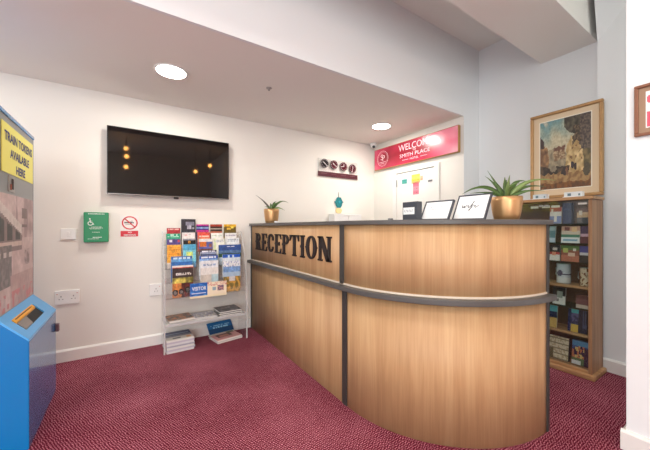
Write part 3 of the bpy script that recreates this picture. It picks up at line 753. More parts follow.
flat_item('booklet','book',567.5,318,586.5,S6,309,nb,'dark blue night view booklet with yellow foreground, lower shelf',thick=.02,side=(30,30,50))
def mp_(x, y): return (120,112,84) if x < .2 and y < .45 else ((196,180,150) if N(x, y, 9, 2) > .15 else (226,216,190)) if int(y*18) % 4 else (150,140,116)
flat_item('booklet','book',549,348,568,S7,337,mp_,'cream map covered booklet on the cabinet bottom',thick=.03,side=(60,44,40))
def bl_(x, y):
    if y > .62+.15*math.sin(x*3): return (92,150,196) if y > .75 else (64,92,150)
    if x > .68: return (60,40,64)
    if y < .3: return (226,226,228) if x < .5 and y < .16 else (96,120,84)
    return (196,120,84) if N(x, y, 7, 5) > .1 else (44,36,70) if N(x, y, 5, 8) < 0 else (220,190,120)
flat_item('book','book',571.5,353,590,S7,342,bl_,'thick picture book with blue sky cover on the cabinet bottom',thick=.05,side=(50,60,96))

# ================================================================= THINGS ON THE DESK
def rdir(u):
    x, y, w = ray(u, HOR); return x, y
# black box with white label
x, y = rdir(409.5); d = 1.72; bx_, by_ = x*d, y*d
t = thing('leaflet_box', (bx_, by_, TZ1), 'small dark grey box with white label on the desk top', 'box')
fr = FX(bx_, by_+.052, TZ1+.0005); DK = mat('dark_grey_card', (62,66,74), .5)
k = MB(); k.box((0,0,-.045),(.104,.106,0), DK, fr); k.build('box_body', t, bevel=.002)
k = MB(); k.box((.006,.034,.0004),(.088,.074,.0012), PAPER, fr); k.build('paper_label', t)
k = MB()
for i in range(6): 
    xx = .016+i*.011
    k.box((xx,.048,.0013),(xx+.002,.060,.0018), M_((110,120,140)), fr); k.box((xx,.058 if i%2 else .048,.0013),(xx+.007,.060 if i%2 else .050,.0018), M_((110,120,140)), fr)
k.build('label_marks', t)
# slanted photo-frame signs
def desk_sign(u, d, w, h, label, script):
    x, y = rdir(u); p = Vector((x*d, y*d, TZ1+.0008)); lean = math.radians(27)
    yaw = math.radians(0); nb_ = Vector((math.cos(yaw), math.sin(yaw), 0)); ex = Vector((math.sin(yaw), -math.cos(yaw), 0))
    up = nb_*math.sin(lean)+Vector((0,0,math.cos(lean)))
    fr = frame(p-ex*w/2, ex, up)
    t = thing('desk_sign', p, label, 'sign', 'slanted framed signs on the desk')
    k = MB(); b_ = .0065
    for (a, c) in (((0,0),(w,b_)), ((0,h-b_),(w,h)), ((0,b_),(b_,h-b_)), ((w-b_,b_),(w,h-b_))): k.box((a[0],a[1],-.012),(c[0],c[1],.004), DK, fr)
    k.build('frame', t, bevel=.001)
    k = MB(); k.box((b_,b_,-.006),(w-b_,h-b_,0), mat('card_white', (248,248,248), .35), fr); k.build('card', t)
    # easel back
    k = MB(); q0 = fr @ Vector((w*.36, h*.93, -.012)); q1 = fr @ Vector((w*.64, h*.93, -.012)); zz = TZ1+.001
    foot = nb_*(h*math.sin(lean)+.035)
    c0 = p-ex*(w*.14)+foot; c1 = p+ex*(w*.14)+foot; c0.z = c1.z = zz
    k.v += [q0, q1, c1, c0]+[v_+nb_*.004 for v_ in (q0, q1, c1, c0)]
    for q in ((0,1,2,3),(7,6,5,4),(0,4,5,1),(1,5,6,2),(2,6,7,3),(3,7,4,0)): k.face(q, M_((206,206,204),.6))
    k.build('easel_back', t)
    k = MB(); INK = mat('black_ink', (30,30,32), .5)
    if script == 'wifi':
        segs = [[(0,.36),(.03,.40),(.05,.1),(.09,.02),(.15,.36),(.16,.08),(.20,.02),(.26,.38),(.33,.30)],[(.33,.30),(.40,.38),(.39,.06),(.43,.02),(.50,.16)],[(.41,.56),(.43,.58)],
                [(.50,.16),(.60,.60),(.68,.95),(.66,1.0),(.61,.7),(.56,-.1),(.50,-.42),(.47,-.36),(.56,-.02),(.66,.16)],[(.52,.34),(.70,.40)],[(.72,.20),(.80,.38),(.79,.06),(.84,.02),(.95,.24),(1.0,.34)],[(.82,.58),(.84,.60)]]
        for sg_ in segs:
            for (xa, ya_), (xb, yb_) in zip(sg_, sg_[1:]): line2(k, (w*(.20+.52*xa), h*(.47+.26*ya_)), (w*(.20+.52*xb), h*(.47+.26*yb_)), .0034, INK, fr, .0004, .0010)
    else:
        for row, (xa, xb) in enumerate(((.22,.72),(.30,.54))):
            yy = h*(.68-.12*row)
            n_ = int((xb-xa)*40)
            for i in range(n_):
                if i % 5 == 4: continue
                xx = w*(xa+(xb-xa)*i/n_); line2(k, (xx, yy+.003*math.sin(i*2.1)), (xx+w*(xb-xa)/n_*1.1, yy+.003*math.sin(i*2.1+2)), .0011, M_((96,98,104)), fr, .0004, .0009)
    k.build('lettering', t)
desk_sign(433.5, 1.66, .182, .122, 'smaller slanted white sign with two faint lines of script on the desk', 'lines')
desk_sign(467.5, 1.61, .186, .156, 'larger slanted white sign reading wifi beside the gold plant pot', 'wifi')
# potted plants
COP = mat('brushed_copper_gold', (204,160,112), .36, .75)
LEAF = mat('strap_leaf_green', (72,100,46), .45, vary=.22, vscale=14)
LEAFP = mat('pale_leaf_green', (116,138,78), .45, vary=.2, vscale=14)
DKL = mat('dark_dry_leaf', (70,62,54), .6)
RT = Vector((SN, -CS, 0)); FW = Vector((CS, SN, 0)); UP = Vector((0,0,1))
def leaf_mb(k, p0, p1, p2, w, m, fold=.25, n=14):
    p0, p1, p2 = Vector(p0), Vector(p1), Vector(p2); b = len(k.v)
    for i in range(n+1):
        s = i/n; p = p0*(1-s)**2+p1*2*s*(1-s)+p2*s*s; tg = ((p1-p0)*(1-s)+(p2-p1)*s).normalized()
        sd = tg.cross(UP)*.45-tg.cross(FW)*.85; sd = sd.normalized() if sd.length > .05 else RT.copy(); nn = sd.cross(tg).normalized()
        ww = w*(.55+.45*math.sin(PI*min(1, s*1.3+.1)))*(1-s**3)+.0008
        k.v += [p-sd*ww/2+nn*ww*fold*.5, p-nn*.0009, p+sd*ww/2+nn*ww*fold*.5, p+nn*.0012]
    for i in range(n):
        a = b+4*i; c = a+4
        k.face([a,a+3,c+3,c], m, None, True); k.face([a+3,a+2,c+2,c+3], m, None, True)
        k.face([a,c,c+1,a+1], m, None, True); k.face([a+1,c+1,c+2,a+2], m, None, True)
def plant(name, u, d, r, h, leaves, label):
    x, y = rdir(u); P0 = Vector((x*d, y*d, TZ1+.0008)); px = d/FPX
    t = thing(name, P0, label, 'potted plant', 'potted plants on the desk')
    fr = Matrix.Translation(P0); k = MB()
    k.lathe([(r*.74,0),(r*.78,.002),(r*.88,h*.22),(r*.95,h*.5),(r,h*.8),(r,h),(r*.95,h),(r*.93,h*.82)], COP, fr, 40, True, False); k.build('pot', t)
    k = MB(); k.lathe([(r*.93,h*.86),(r*.5,h*.9),(.002,h*.91)], mat('potting_soil', (52,38,30), .9, bump=.5, bscale=120), fr, 32, True, True); k.build('soil', t)
    for (x1, z1_, x2, z2, dep, w, m) in leaves:
        b0 = P0+Vector((0,0,h*.85))+RT*(x1*px*.06)
        k = MB(); leaf_mb(k, b0, P0+Vector((0,0,h))+RT*x1*px+UP*z1_*px+FW*dep*.4, P0+Vector((0,0,h))+RT*x2*px+UP*z2*px+FW*dep, w, m); k.build('leaf', t)
    return t
L = LEAF; Lp = LEAFP
plant('potted_plant', 506.5, 1.66, .077, .127, [
    (-22, 19, -47, 2, -.03, .030, L), (-5, 6, -17, 27, .02, .034, L), (-6, 14, -12, 24, .10, .028, L), (-1, 12, -1, 21, -.04, .030, Lp), (0, 14, 5, 22, .06, .030, L),
    (8, 22, 26, 16, .04, .028, L), (14, 22, 42, 15, -.05, .026, Lp), (16, 16, 50, 12, .08, .026, L), (10, 8, 26, 4, -.09, .024, L), (3, 20, 14, 20, .12, .026, L),
    (-8, 8, -26, 6, .12, .026, L), (-4, 16, 2, 10, -.12, .022, Lp)],
    'larger strap-leaved plant in gold pot at the right of the desk')
plant('potted_plant', 271.5, 3.15, .078, .150, [
    (-6, 8, -16, 14, 0, .020, DKL), (-1, 6, -2, 6, .05, .03, L), (8, 12, 17, 6, 0, .026, L), (4, 8, 9, 5, -.06, .026, L), (6, 4, 14, -2, -.05, .026, Lp), (2, 9, 4, 8, .08, .026, L), (-3, 3, -6, 2, -.06, .02, L)],
    'smaller plant with a bare dark stalk in gold pot by the far end')
k = MB(); pq = rdir(277); k.lathe([(.020,0),(.026,.008),(.027,.020),(.022,.020)], WHITE, Matrix.Translation((pq[0]*2.98, pq[1]*2.98, TZ1+.0008)), 24); tag(k.build('tealight_cup'), 'tiny white cup next to the far plant pot', 'cup')
# monitor and paper tray tops behind the desk
a = atY(334, 213.6, 3.08); b_ = atY(361, 213.6, 3.08); CW = mat('white_cupboard', (242,241,240), .35)
t = thing('cupboard', ((a.x+b_.x)/2, 3.14, 0), 'white cupboard top just showing above the desk below the turquoise ornament', 'cupboard')
k = MB(); k.box((a.x,3.08,0),(b_.x,3.20,a.z-.02), CW); k.build('cabinet_body', t, bevel=.002)
k = MB(); k.box((a.x-.004,3.072,a.z-.02),(b_.x+.004,3.20,a.z), CW); k.build('top_board', t, bevel=.002)
for q in (0, 1):
    xa = a.x+.003+q*(b_.x-a.x)/2; k = MB(); k.box((xa,3.066,.06),(xa+(b_.x-a.x)/2-.006,3.0795,a.z-.024), CW); d_ = k.build('door', t, bevel=.002)
    xh = (a.x+b_.x)/2+(-.03 if q == 0 else .02); k = MB(); k.box((xh,3.050,.62),(xh+.01,3.0655,.74), mat('steel',(170,170,168),.35,.8)); k.build('handle', d_)
x, y = rdir(390.5); k = MB(); k.box((x*1.85-.012,y*1.85-.012,TZ1+.0008),(x*1.85+.012,y*1.85+.012,TZ1+.016), M_((120,120,122),.5)); tag(k.build('pen_cap', bevel=.003), 'tiny grey block lying on the desk left of the box', 'desk item')

# ================================================================= TOKEN MACHINE
MX0, MX1, MY0, MY1 = -.528, -.415, 2.040, 2.690; XBK = -1.08
BLU = mat('glossy_blue_panel', (4,116,184), .2, spec=.5, coat=.35)
SIL = mat('silver_panel', (150,154,156), .35, .5)
T = thing('token_machine', (-.75, 2.36, 0), 'blue and silver token machine with yellow sign at the left edge', 'machine')
ZA, ZB = .545, .660
sl = lambda X: ZB-(X-MX0)*(ZB-ZA)/(MX1-MX0)
# base cabinet as a side profile
k = MB(); fp = frame((0, MY1, 0), (1,0,0), (0,0,1))   # normal -Y, so depth runs toward -Y
k.prism([(XBK,0),(MX1,0),(MX1,ZA-.012),(MX0,ZB-.012),(XBK,ZB-.012)], 0, MY1-MY0, BLU, fp); k.build('base_cabinet', T, bevel=.004)
# console cover with an opening
LB = mat('light_blue_console', (78,164,226), .3, spec=.5)
xs = [MX0, -.497, -.442, MX1]; ys = [MY0, 2.125, 2.52, MY1]
k = MB()
for i in range(3):
    for j in range(3):
        if i == 1 and j == 1: continue
        k.hexa([(xs[i],ys[j],sl(xs[i])-.0115),(xs[i+1],ys[j],sl(xs[i+1])-.0115),(xs[i+1],ys[j+1],sl(xs[i+1])-.0115),(xs[i],ys[j+1],sl(xs[i])-.0115),
                (xs[i],ys[j],sl(xs[i])),(xs[i+1],ys[j],sl(xs[i+1])),(xs[i+1],ys[j+1],sl(xs[i+1])),(xs[i],ys[j+1],sl(xs[i]))], LB)
k.build('console_cover', T)
k = MB(); k.hexa([(xs[1],ys[1],sl(xs[1])-.0118),(xs[2],ys[1],sl(xs[2])-.0118),(xs[2],ys[2],sl(xs[2])-.0118),(xs[1],ys[2],sl(xs[1])-.0118),(xs[1],ys[1],sl(xs[1])-.0105),(xs[2],ys[1],sl(xs[2])-.0105),(xs[2],ys[2],sl(xs[2])-.0105),(xs[1],ys[2],sl(xs[1])-.0105)], M_((18,16,18),.6)); k.build('tray_opening', T)
k = MB(); k.hexa([(xs[1],2.13,sl(xs[1])-.010),(-.482,2.13,sl(-.482)-.010),(-.482,2.50,sl(-.482)-.010),(xs[1],2.50,sl(xs[1])-.010),(xs[1],2.13,sl(xs[1])+.002),(-.482,2.13,sl(-.482)+.002),(-.482,2.50,sl(-.482)+.002),(xs[1],2.50,sl(xs[1])+.002)], mat('orange_strip', (240,172,40), .4)); o = k.build('orange_strip', T)
k = MB()
for i in range(12): k.box((-.493, 2.16+i*.025, sl(-.4895)+.0045),( -.486, 2.176+i*.025, sl(-.4895)+.0062), M_((120,74,20))) 
k.build('strip_marks', o)
k = MB(); k.hexa([(-.480,2.14,sl(-.480)-.010),(-.446,2.14,sl(-.446)-.010),(-.446,2.27,sl(-.446)-.010),(-.480,2.30,sl(-.480)-.010),(-.480,2.14,sl(-.480)-.003),(-.446,2.14,sl(-.446)-.003),(-.446,2.27,sl(-.446)-.003),(-.480,2.30,sl(-.480)-.003)], mat('grey_flap', (130,124,120), .3, .4)); k.build('flap', T)
k = MB(); k.box((MX1+.0005, 2.655, .40),(MX1+.020, 2.688, .452), M_((110,84,92),.4)); k.build('latch', T, bevel=.004)
# upright cabinet
k = MB(); k.box((XBK,MY0,ZB-.0115),(MX0-.004,MY1,1.668), M_((120,128,136),.4)); k.build('upright_cabinet', T)
k = MB(); k.box((XBK,MY0-.004,1.668),(MX0+.006,MY1+.002,1.690), BLU); k.build('top_cap', T, bevel=.004)
k = MB(); k.box((MX0-.003,MY0,ZB+.001),(MX0,MY1-.001,1.668), SIL); k.build('front_plate', T)
k = MB(); k.box((MX0-.003,MY1,ZB+.001),(MX0+.001,MY1+.003,1.668), M_((40,70,100),.4)); k.build('edge_trim', T)
YEL = mat('yellow_sign', (238,230,112), .4)
k = MB(); k.box((MX0+.0005,2.100,1.378),(MX0+.004,2.668,1.632), YEL); o = k.build('yellow_sign', T, bevel=.003)
fs = FXp(MX0+.0042, 2.384, 1.505); BI = mat('blue_ink', (40,52,120), .5)
for tx, w_, h_, xx, yy in (('TRAIN TOKENS', .50, .050, 0, .062), ('AVAILABLE', .35, .048, .01, -.018), ('HERE', .17, .046, .02, -.092)):
    k = MB(); text_mb(k, tx, w_, h_, BI, fs @ Matrix.Translation((xx,yy,0)), .0008, bold=.03); k.build('line_of_lettering', o)
k = MB(); k.box((MX0+.0005,2.20,1.285),(MX0+.006,2.29,1.372), mat('steel',(170,170,168),.35,.8)); o = k.build('coin_slot', T)
k = MB(); k.box((MX0+.0065,2.235,1.30),(MX0+.009,2.262,1.355), M_((40,26,24),.5)); k.box((MX0+.0065,2.215,1.295),(MX0+.0085,2.232,1.325), M_((150,70,50),.5)); k.build('slot_mouth', o)
def tram(x, y):
    n1 = N(x, y, 6, 11); n2 = N(x, y, 22, 5)
    c = mixc((186,160,160), (206,184,182), sm(-.4,.5,n1))
    if y > .62 and x > .45: c = mixc((156,128,130), (196,170,170), sm(-.3,.4,n1+.4*math.sin(x*40)*.4))   # house fronts
    if .62 < x < .78 and .72 < y < .93 and (int(y*20) % 3): c = (120,96,98)
    if x < .62 and .50 < y < .95-.35*x:                                                           # tram body
        c = (204,190,186) if (y > .86-.35*x) else (132,110,112)
        if .60 < y < .82-.3*x and (int(x*14) % 3) != 2: c = (70,62,66)
        if .54 < y < .58: c = (196,172,166)
    if x < .34 and .20 < y < .56: c = mixc((96,90,92), (122,112,112), sm(-.3,.4,n2))              # round drum
    if x < .34 and .45 < y < .50 and (int(x*30) % 4) < 2: c = (196,186,184)
    if y < .28 and x > .30: c = mixc((170,138,138), (186,158,156), sm(-.4,.4,n1))
    if y < .14: c = (196,120,124) if N(x, y, 12, 4) > .15 else c
    if .70 < x < .86 and .34 < y < .5+.06*n2: c = mixc((128,108,108),(168,146,146), sm(-.3,.3,n2))
    return [q*(1+.08*n2) for q in c]
fs = FXp(MX0+.0006, MY0+.012, ZB+.006)
k = MB(); k.grid(MY1-MY0-.018, 1.272-ZB-.006, tram, 60, 70, PRN, fs); k.build('tram_photograph', T)

# ================================================================= LEAFLET RACK
RX0, RX1 = .250, .972
K = thing('leaflet_rack', (.6, 3.06, 0), 'clear acrylic tiered leaflet rack standing against the wall', 'rack')
prof = [(2.915,0),(2.935,0),(2.945,.20),(3.17,.20),(3.17,0),(3.185,0),(3.185,1.06),(3.12,1.06),(3.00,.83),(2.925,.52)]
prof = [(2.915,0),(3.185,0),(3.185,1.06),(3.12,1.06),(3.00,.83),(2.925,.52)]
for xx in (RX0, RX1):
    fs = frame((xx, 0, 0), (0,1,0), (0,0,1))
    k = MB(); k.prism(prof, 0, .006, ACRY, fs); s_ = k.build('side_panel', K)
    k = MB()
    k.box((xx-.004,2.910,0),(xx+.010,2.9145,.52), ACRE)
    pts = [(2.9125,.52),(2.9875,.83),(3.1075,1.06)]
    for (p, q) in zip(pts, pts[1:]):
        k.hexa([(xx,p[0]-.003,p[1]),(xx+.007,p[0]-.003,p[1]),(xx+.007,p[0]+.001,p[1]),(xx,p[0]+.001,p[1]),(xx,q[0]-.003,q[1]),(xx+.007,q[0]-.003,q[1]),(xx+.007,q[0]+.001,q[1]),(xx,q[0]+.001,q[1])], ACRE)
    k.build('edge', s_)
ROW = [(3.145,.93),(3.115,.86),(3.085,.79),(3.055,.72),(3.015,.60),(2.975,.465)]
for i, (yy, zz) in enumerate(ROW):
    k = MB(); x0, x1 = RX0+.007, RX1-.001
    k.box((x0,yy-.016,zz-.004),(x1,yy+.012,zz), ACRY); k.box((x0,yy-.019,zz-.004),(x1,yy-.0165,zz+.045), ACRY)
    k.build('pocket', K)
k = MB(); k.box((RX0+.007,2.915,.238),(RX1-.001,3.184,.244), ACRE); k.box((RX0+.007,2.912,.232),(RX1-.001,2.915,.256), ACRE); k.build('shelf', K)
k = MB(); k.box((RX0+.007,3.180,.25),(RX1-.001,3.184,1.05), ACRY); k.build('back_panel', K)

LG = 'leaflets in the rack'
WP = (238,236,232)
def worn(fn, seed):
    def f(x, y):
        c = fn(x, y); a = N(x+seed, y, 6, seed)*.30+N(x, y+seed, 17, seed+2)*.30
        lum = sum(c)/3
        return [max(0, min(255, q*(1+a*(.7 if lum < 190 else .25)))) for q in c]
    return f
def leaflet(row, u0, u1, vt, fn, label, name='leaflet', thick=.009, nx=20, ny=28, side=(225,222,216)):
    yy, zz = ROW[row]; yf = yy-.006
    a = atY(u0, vt, yf); b_ = atY(u1, vt, yf); w = b_.x-a.x; h = a.z-zz-.0015
    fr = FY(a.x, yf, zz+.0012)
    k = MB(); k.box((0,0,-thick),(w,h,0), PRN, fr, side); k.grid(w, h, worn(fn, u0), nx, ny, PRN, fr, .0006)
    return tag(k.build(name), label, 'leaflet', LG)
def scr(c, ink, y0, y1, rows, seed=1, x0=.12, x1=.88):
    # lines of unreadable small print over c
    def f(x, y):
        cc = c(x, y) if callable(c) else c
        if y0 < y < y1 and x0 < x < x1:
            t = (y-y0)/(y1-y0)*rows
            if t % 1 > .45 and noise.noise(Vector((x*16, int(t)*3.7, seed))) > -.18: return ink
        return cc
    return f
# back row
leaflet(0, 166.8, 180.2, 228, scr(bands([(1,(178,40,52))]), (236,196,190), .86,.97,1,2), 'red leaflet at the top left of the rack')
leaflet(0, 181.3, 195.6, 219, scr(bands([(1,(44,42,52))],((.6,.83,.3,.07,(124,124,140)),(.55,.68,.14,.06,(160,158,170)),(.82,.64,.08,.04,(150,150,160)))), (90,90,104), .3,.5,3,3), 'tall charcoal leaflet with grey crest at the rack top', thick=.014, side=(50,48,58))
leaflet(0, 196.2, 208.8, 224.3, bands([(.08,(206,52,150)),(.06,(60,40,110)),(.06,(130,160,200)),(.1,(60,40,120)),(.1,(190,40,130)),(.6,(60,30,80))]), 'purple and magenta leaflet in the top row')
leaflet(0, 210.2, 222, 224.3, bands([(.1,(170,60,40)),(.1,(66,40,32)),(.06,(206,196,178)),(.1,(50,34,30)),(.14,(190,110,84)),(.5,(60,40,36))]), 'dark brown leaflet with rusty top in the back row')
leaflet(0, 223.8, 236, 224.3, bands([(.14,(236,184,40)),(.5,(110,90,34)),(.36,(190,150,50))],((.3,.88,.18,.03,(150,96,30)),(.7,.84,.1,.05,(240,214,90)),(.4,.78,.14,.05,(232,186,70)))), 'yellow leaflet at the top right of the rack')
# second row
leaflet(1, 166.2, 180.2, 233.7, scr(bands([(1,(42,160,124))]), (206,236,222), .80,.95,2,4), 'emerald green leaflet under the red one')
leaflet(1, 182, 195, 232.6, bands([(1,(236,228,226))],((.3,.88,.12,.03,(214,110,112)),(.6,.90,.1,.02,(190,190,194)))), 'white leaflet below the tall charcoal one')
leaflet(1, 197.6, 210, 232.2, scr(bands([(.3,(218,84,68)),(.2,(232,150,110)),(.5,(206,70,60))]), (244,206,186), .72,.82,1,5), 'coral red leaflet in the second row')
leaflet(1, 211.2, 222.8, 233, scr(bands([(1,(240,240,234))]), (170,196,170), .78,.90,2,6), 'white leaflet with faint green print in the second row')
leaflet(1, 225, 236.4, 233, scr(bands([(1,(238,238,236))]), (186,180,196), .78,.90,2,7), 'white leaflet with faint lilac print in the second row')
# third row
leaflet(2, 166.6, 180.3, 239.2, bands([(.3,(86,70,136)),(.7,(60,50,100))],((.3,.9,.12,.05,(226,220,232)),(.88,.92,.08,.05,(200,70,80)))), 'violet leaflet in the third row at the left')
leaflet(2, 183.2, 195.4, 238.8, bands([(.06,(150,150,160)),(.34,(26,22,24)),(.6,(60,40,30))],((.5,.84,.12,.04,(206,140,50)),(.5,.84,.05,.02,(30,20,20)))), 'black leaflet with orange emblem in the third row')
leaflet(2, 199, 212.3, 239, bands([(.16,(232,228,226)),(.34,(90,96,160)),(.5,(120,70,50))],((.3,.72,.26,.12,(206,112,44)),(.85,.66,.12,.1,(150,96,80)))), 'leaflet with brown and blue landscape in the third row')
leaflet(2, 213.2, 224.6, 238.6, scr(bands([(1,(240,240,230))],((.15,.5,.1,.5,(214,226,180)),)), (170,176,196), .80,.92,2,8), 'cream leaflet with grey heading in the third row')
leaflet(2, 226.5, 239.2, 238, scr(bands([(1,(234,238,240))]), (150,170,190), .80,.92,2,9), 'white leaflet with blue grey heading in the third row')
# fourth row
leaflet(3, 167, 181, 245, scr(bands([(.75,(240,172,66)),(.25,(222,214,206))]), (222,140,40), .45,.9,5,10), 'orange leaflet in the fourth row')
leaflet(3, 183, 196, 244.5, bands([(.25,(84,168,206)),(.5,(128,204,222)),(.25,(70,150,196))],((.5,.55,.25,.14,(196,220,130)),(.5,.55,.1,.06,(236,230,120)))), 'turquoise leaflet with yellow sun in the fourth row')
leaflet(3, 218.5, 241, 245, scr(bands([(.3,(52,84,150)),(.12,(90,120,160)),(.2,(44,80,60)),(.38,(170,184,196))]), (220,226,236), .85,.94,1,11,.35,.75), 'wide leaflet with blue sky and green hills on the right', nx=30)
leaflet(3, 200.2, 216.5, 250.4, scr(bands([(.10,(40,44,72)),(.15,(150,160,186)),(.75,(60,70,110))]), (226,228,236), .84,.95,1,12), 'navy edged leaflet in the middle of the rack')
# fifth row: larger
leaflet(4, 171, 192.2, 256.8, scr(bands([(.12,(40,100,176)),(.1,(96,160,214)),(.78,(50,110,180))]), (206,226,240), .86,.95,1,13), 'blue magazine behind the motorcycle one', name='magazine', thick=.014)
leaflet(4, 199.3, 217.8, 256, scr(bands([(.14,(44,90,180)),(.1,(140,176,220)),(.76,(220,226,232))]), (230,236,244), .87,.96,1,14), 'blue topped magazine behind the beach one', name='magazine', thick=.014)
leaflet(4, 222.5, 240, 254.6, bands([(.16,(36,92,190)),(.84,(220,228,236))],((.35,.9,.06,.06,(206,226,246)),(.6,.92,.06,.05,(206,226,246)))), 'royal blue topped magazine at the right of the rack', name='magazine', thick=.014)
# front row
def moto(x, y):
    n = N(x, y, 5, 7)
    if y > .92: return (200,90,70) if y < .95 else (236,226,220)
    if y > .62: return (212,206,200) if (.70 < y < .78 and .15 < x < .9 and N(x,y,18,2) > -.2) else (58,44,42)
    if y > .44: return mixc((120,112,50), (214,196,96), sm(-.3,.4,n))
    for cx_, cy_, r_ in ((.14,.16,.13),(.42,.18,.12),(.74,.22,.14)):
        d_ = math.hypot(x-cx_, (y-cy_)*1.3)
        if r_*.6 < d_ < r_: return (34,30,32)
        if d_ < r_*.6: return (110,104,100)
    if .15 < x < .40 and y > .26: return (206,130,66)
    return (190,120,60) if x < .42 else mixc((110,44,34), (60,34,30), sm(-.3,.4,n))
leaflet(5, 172.3, 193.2, 266.2, moto, 'magazine with vintage motorcycles on its cover, front of the rack', name='magazine', thick=.016, nx=30, ny=40)
def beach(x, y):
    if y > .80: return (230,232,236) if not (.84 < y < .9 and .15 < x < .85 and N(x,y,16,3) > -.1) else (140,164,200)
    if y > .58: return (226,222,218)
    if y > .36: return (206,196,186) if x < .6 else (176,200,206)
    return (40,152,186) if y > .2 else (110,196,210)
leaflet(5, 200.5, 218.3, 261.2, beach, 'brochure with turquoise sea on its cover, front middle', name='brochure', thick=.012, nx=26, ny=34)
def tower_b(x, y):
    if y > .82: return (232,234,238) if N(x,y,15,6) > -.2 else (150,160,200)
    if y > .66: return (120,156,204)
    if y > .5: return (166,190,214)
    if .35 < x < .7 and y > .36: return (210,206,206)
    return (196,150,70) if N(x,y,7,2) > 0 else (130,112,60)
leaflet(5, 223.2, 240.3, 261.5, tower_b, 'pale blue brochure with golden foreground, front right', name='brochure', thick=.012, nx=26, ny=34)
# visitor map hanging on the front of the rack
def vis(x, y):
    if y < .12: return (240,226,190)
    if x < .47:
        if .45 < y < .72: return (34,104,190)
        return (28,96,184) if N(x,y,9,3) > -.2 else (70,140,214)
    if .60 < x < .70 and .40 < y < .62: return (150,176,190)
    if .74 < x < .92 and .35 < y < .72: return (196,150,140) if N(x,y,20,2) > 0 else (112,90,120)
    return (240,226,200) if y < .75 or N(x,y,26,1) < .1 else (214,150,140)
a = atY(190, 283.5, 2.925); b_ = atY(226.5, 281.5, 2.925); w = b_.x-a.x
fr = FY(a.x, 2.925, .452) @ Matrix.Rotation(.0, 4, 'Z')
k = MB(); k.box((0,0,-.004),(w,.136,0), PRN, fr, WP); k.grid(w, .136, vis, 50, 22, PRN, fr, .0006)
text_mb(k, 'VISITOR', w*.38, .034, WI, fr @ Matrix.Translation((w*.24, .086, 0)), .0012, bold=.02)
k.box((w*.04,.040,.0007),(w*.42,.046,.0012), WI, fr)
k.box((w*.1,.040,-.022),(w*.9,.044,-.004), PRN, fr, WP)
tag(k.build('visitor_map'), 'landscape blue and cream visitor map on the rack front', 'map')

# magazine piles on the low shelf
def pile(name, cx, cy, z, w, d, n, ang, cols, covfn, label, th=.006, jit=.006, group='magazines on the low shelf'):
    for i in range(n):
        top = i == n-1
        jx, jy, ja = random.uniform(-jit, jit), random.uniform(-jit, jit), ang+random.uniform(-.04, .04)
        fr = Matrix.Translation((cx+jx, cy+jy, z+.0008+i*(th+.0006))) @ Matrix.Rotation(ja, 4, 'Z') @ Matrix.Translation((-w/2, -d/2, 0))
        k = MB(); c = cols[i % len(cols)]
        k.box((0,0,0),(w,d,th), PRN, fr, c)
        if top: k.grid(w, d, covfn, 24, 24, PRN, fr, th+.0003)
        l_ = label[0] if top else label[1] % ('bottom', 'second', 'third', 'fourth', 'fifth', 'sixth', 'seventh')[i]
        tag(k.build(name), l_, 'magazine', group)
SZ = .244
dkc = cfun([(70,64,62),(104,92,84),(190,120,70),(120,112,104),(60,58,60)], 6, 3)
pile('magazine', .385, 3.04, SZ, .21, .20, 4, .1, [(214,210,204),(180,176,172),(224,220,214)], dkc, ('grey magazine with orange detail topping the left shelf pile', '%s magazine up in the left pile on the low shelf'), .007)
lt = cfun([(206,204,206),(120,116,124),(178,180,198),(96,90,98),(222,214,196)], 7, 5)
pile('magazine', .600, 3.05, SZ, .20, .20, 3, -.05, [(210,208,206),(190,188,188)], lt, ('pale magazine with mixed print topping the middle shelf pile', '%s magazine up in the middle pile on the low shelf'), .006)
dk = cfun([(72,70,74),(104,102,106),(60,58,62),(128,124,126)], 4, 8)
pile('magazine', .825, 3.05, SZ, .215, .215, 5, .04, [(224,222,218),(92,90,92)], dk, ('dark grey magazine topping the right shelf pile', '%s magazine up in the right pile on the low shelf'), .008)
# floor piles
bt = bands([(.42,(44,64,104)),(.2,(120,124,136)),(.38,(206,204,196))],((.5,.72,.4,.05,(150,164,190)),(.4,.2,.15,.06,(90,90,96)),(.85,.2,.08,.1,(214,160,110))))
pile('magazine', .378, 3.030, 0, .222, .235, 7, .05, [(220,218,220),(196,190,204),(226,224,220),(178,176,190)], bt, ('navy and cream magazine topping the floor pile at the left', '%s magazine up in the left pile on the carpet'), .0155, .005, 'magazines on the carpet under the rack')
rd = bands([(.2,(206,196,180)),(.8,(206,150,146))],((.45,.55,.28,.22,(96,70,56)),(.45,.5,.18,.12,(190,130,110)),(.8,.8,.15,.1,(90,110,80))))
pile('magazine', .800, 3.02, 0, .25, .20, 3, .18, [(228,222,216),(206,200,196)], rd, ('rosy cover magazine topping the right floor pile', '%s magazine up in the right pile on the carpet'), .010, .006, 'magazines on the carpet under the rack')
fr = frame((.665, 3.10, .036), (math.cos(.15), math.sin(.15), .0), (-.10, .55, .62))
k = MB(); k.box((0,0,-.008),(.25,.12,0), PRN, fr, (40,96,150)); k.grid(.25, .12, scr(bands([(.6,(36,104,160)),(.4,(30,70,110))]), (150,200,226), .35,.75,2,22), 26, 14, PRN, fr, .0005)
tag(k.build('magazine'), 'bright blue magazine propped behind the right floor pile', 'magazine', 'magazines on the carpet under the rack')

for o in bpy.data.objects:
    if '_o' in o: del o['_o']

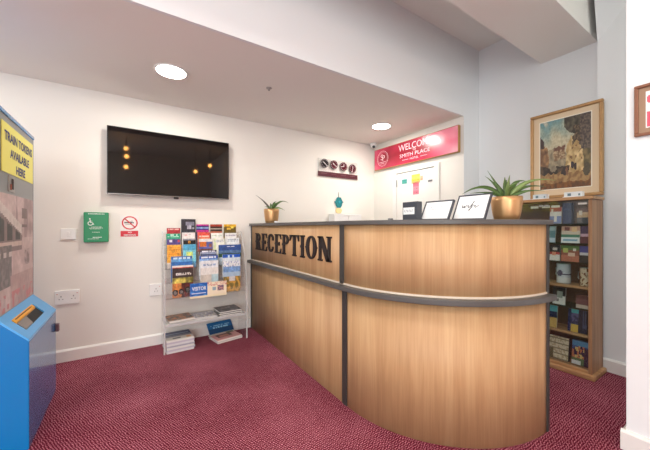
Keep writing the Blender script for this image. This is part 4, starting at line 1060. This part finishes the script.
# ================================================================= LIGHT
def area(name, loc, rot, sx_, sy_, power, col):
    l_ = bpy.data.lights.new(name, 'AREA'); l_.shape = 'RECTANGLE'; l_.size = sx_; l_.size_y = sy_; l_.energy = power; l_.color = col
    o = bpy.data.objects.new(name, l_); COL.objects.link(o); o.location = loc; o.rotation_euler = rot; return o
area('daylight_rear_window', (-1.82, YB-.16, 1.5), (PI/2, 0, 0), 2.1, 2.7, 112, (.93,.98,1))
area('daylight_left_window', (XL-.16, -.6, 1.5), (0, -PI/2, 0), 2.7, 3.5, 50, (.94,.99,1))
def disc(loc, power, r, col):
    l_ = bpy.data.lights.new('downlight_or_fill', 'AREA'); l_.shape = 'DISK'; l_.size = r*2; l_.energy = power; l_.color = col
    o = bpy.data.objects.new('downlight_or_fill', l_); COL.objects.link(o); o.location = loc; return o
for x, y in LX: disc((x, y, ZL-.012), 9, .095, (1,.965,.88))
for x, y, p_ in ((-.3,-.5,20), (-1.5,-.2,16), (-1.6,2.55,10), (.4,.6,14), (2.6,-.9,12)): disc((x, y, (ZU if y < YF else ZL)-.012), p_, .15, (1,.985,.93))  # added fill discs without fittings, brightening the room and the hidden side passage
# added glowing globes on stands, out of view, to lift the low ceiling
FILL_GLOBE = mat('fill_globe_glow', (255,246,232), .4, emit=9, ecol=(255,244,228))
for i, (x, y) in enumerate(((-1.7,-.7), (-.6,-2.3))):
    t = thing('added_fill_globe', (x, y, 0), ('added white fill light globe on a stand by the left window','added white fill light globe on a stand near the rear wall')[i], 'lamp', 'added fill light globes behind the camera')
    k = MB(); k.lathe([(.15,0),(.15,.02),(.02,.035),(.012,.05),(.012,1.27),(.05,1.29)], BLK, Matrix.Translation((x, y, 0)), 28); k.build('stand', t)
    k = MB(); k.lathe([(.17*math.sin(PI*q/16)+.0005, 1.45-.17*math.cos(PI*q/16)) for q in range(17)], FILL_GLOBE, Matrix.Translation((x, y, 0)), 28); k.build('globe_shade', t)
w = bpy.data.worlds.new('World'); SC.world = w; w.use_nodes = True
w.node_tree.nodes['Background'].inputs[0].default_value = (.8,.88,1,1); w.node_tree.nodes['Background'].inputs[1].default_value = 1.0

# ================================================================= CAMERA
cam = bpy.data.cameras.new('camera'); co = bpy.data.objects.new('camera', cam); COL.objects.link(co)
co.location = (0, 0, CAMH); co.rotation_euler = (PI/2, 0, -math.atan2(CS, SN))
cam.sensor_width = 36; cam.lens = 36*FPX/650; cam.shift_y = 2/650; cam.clip_start = .02
SC.camera = co
vs = SC.view_settings; vs.view_transform = 'Standard'; vs.look = 'None'; vs.gamma = 1; vs.use_curve_mapping = False; vs.exposure = 0.08
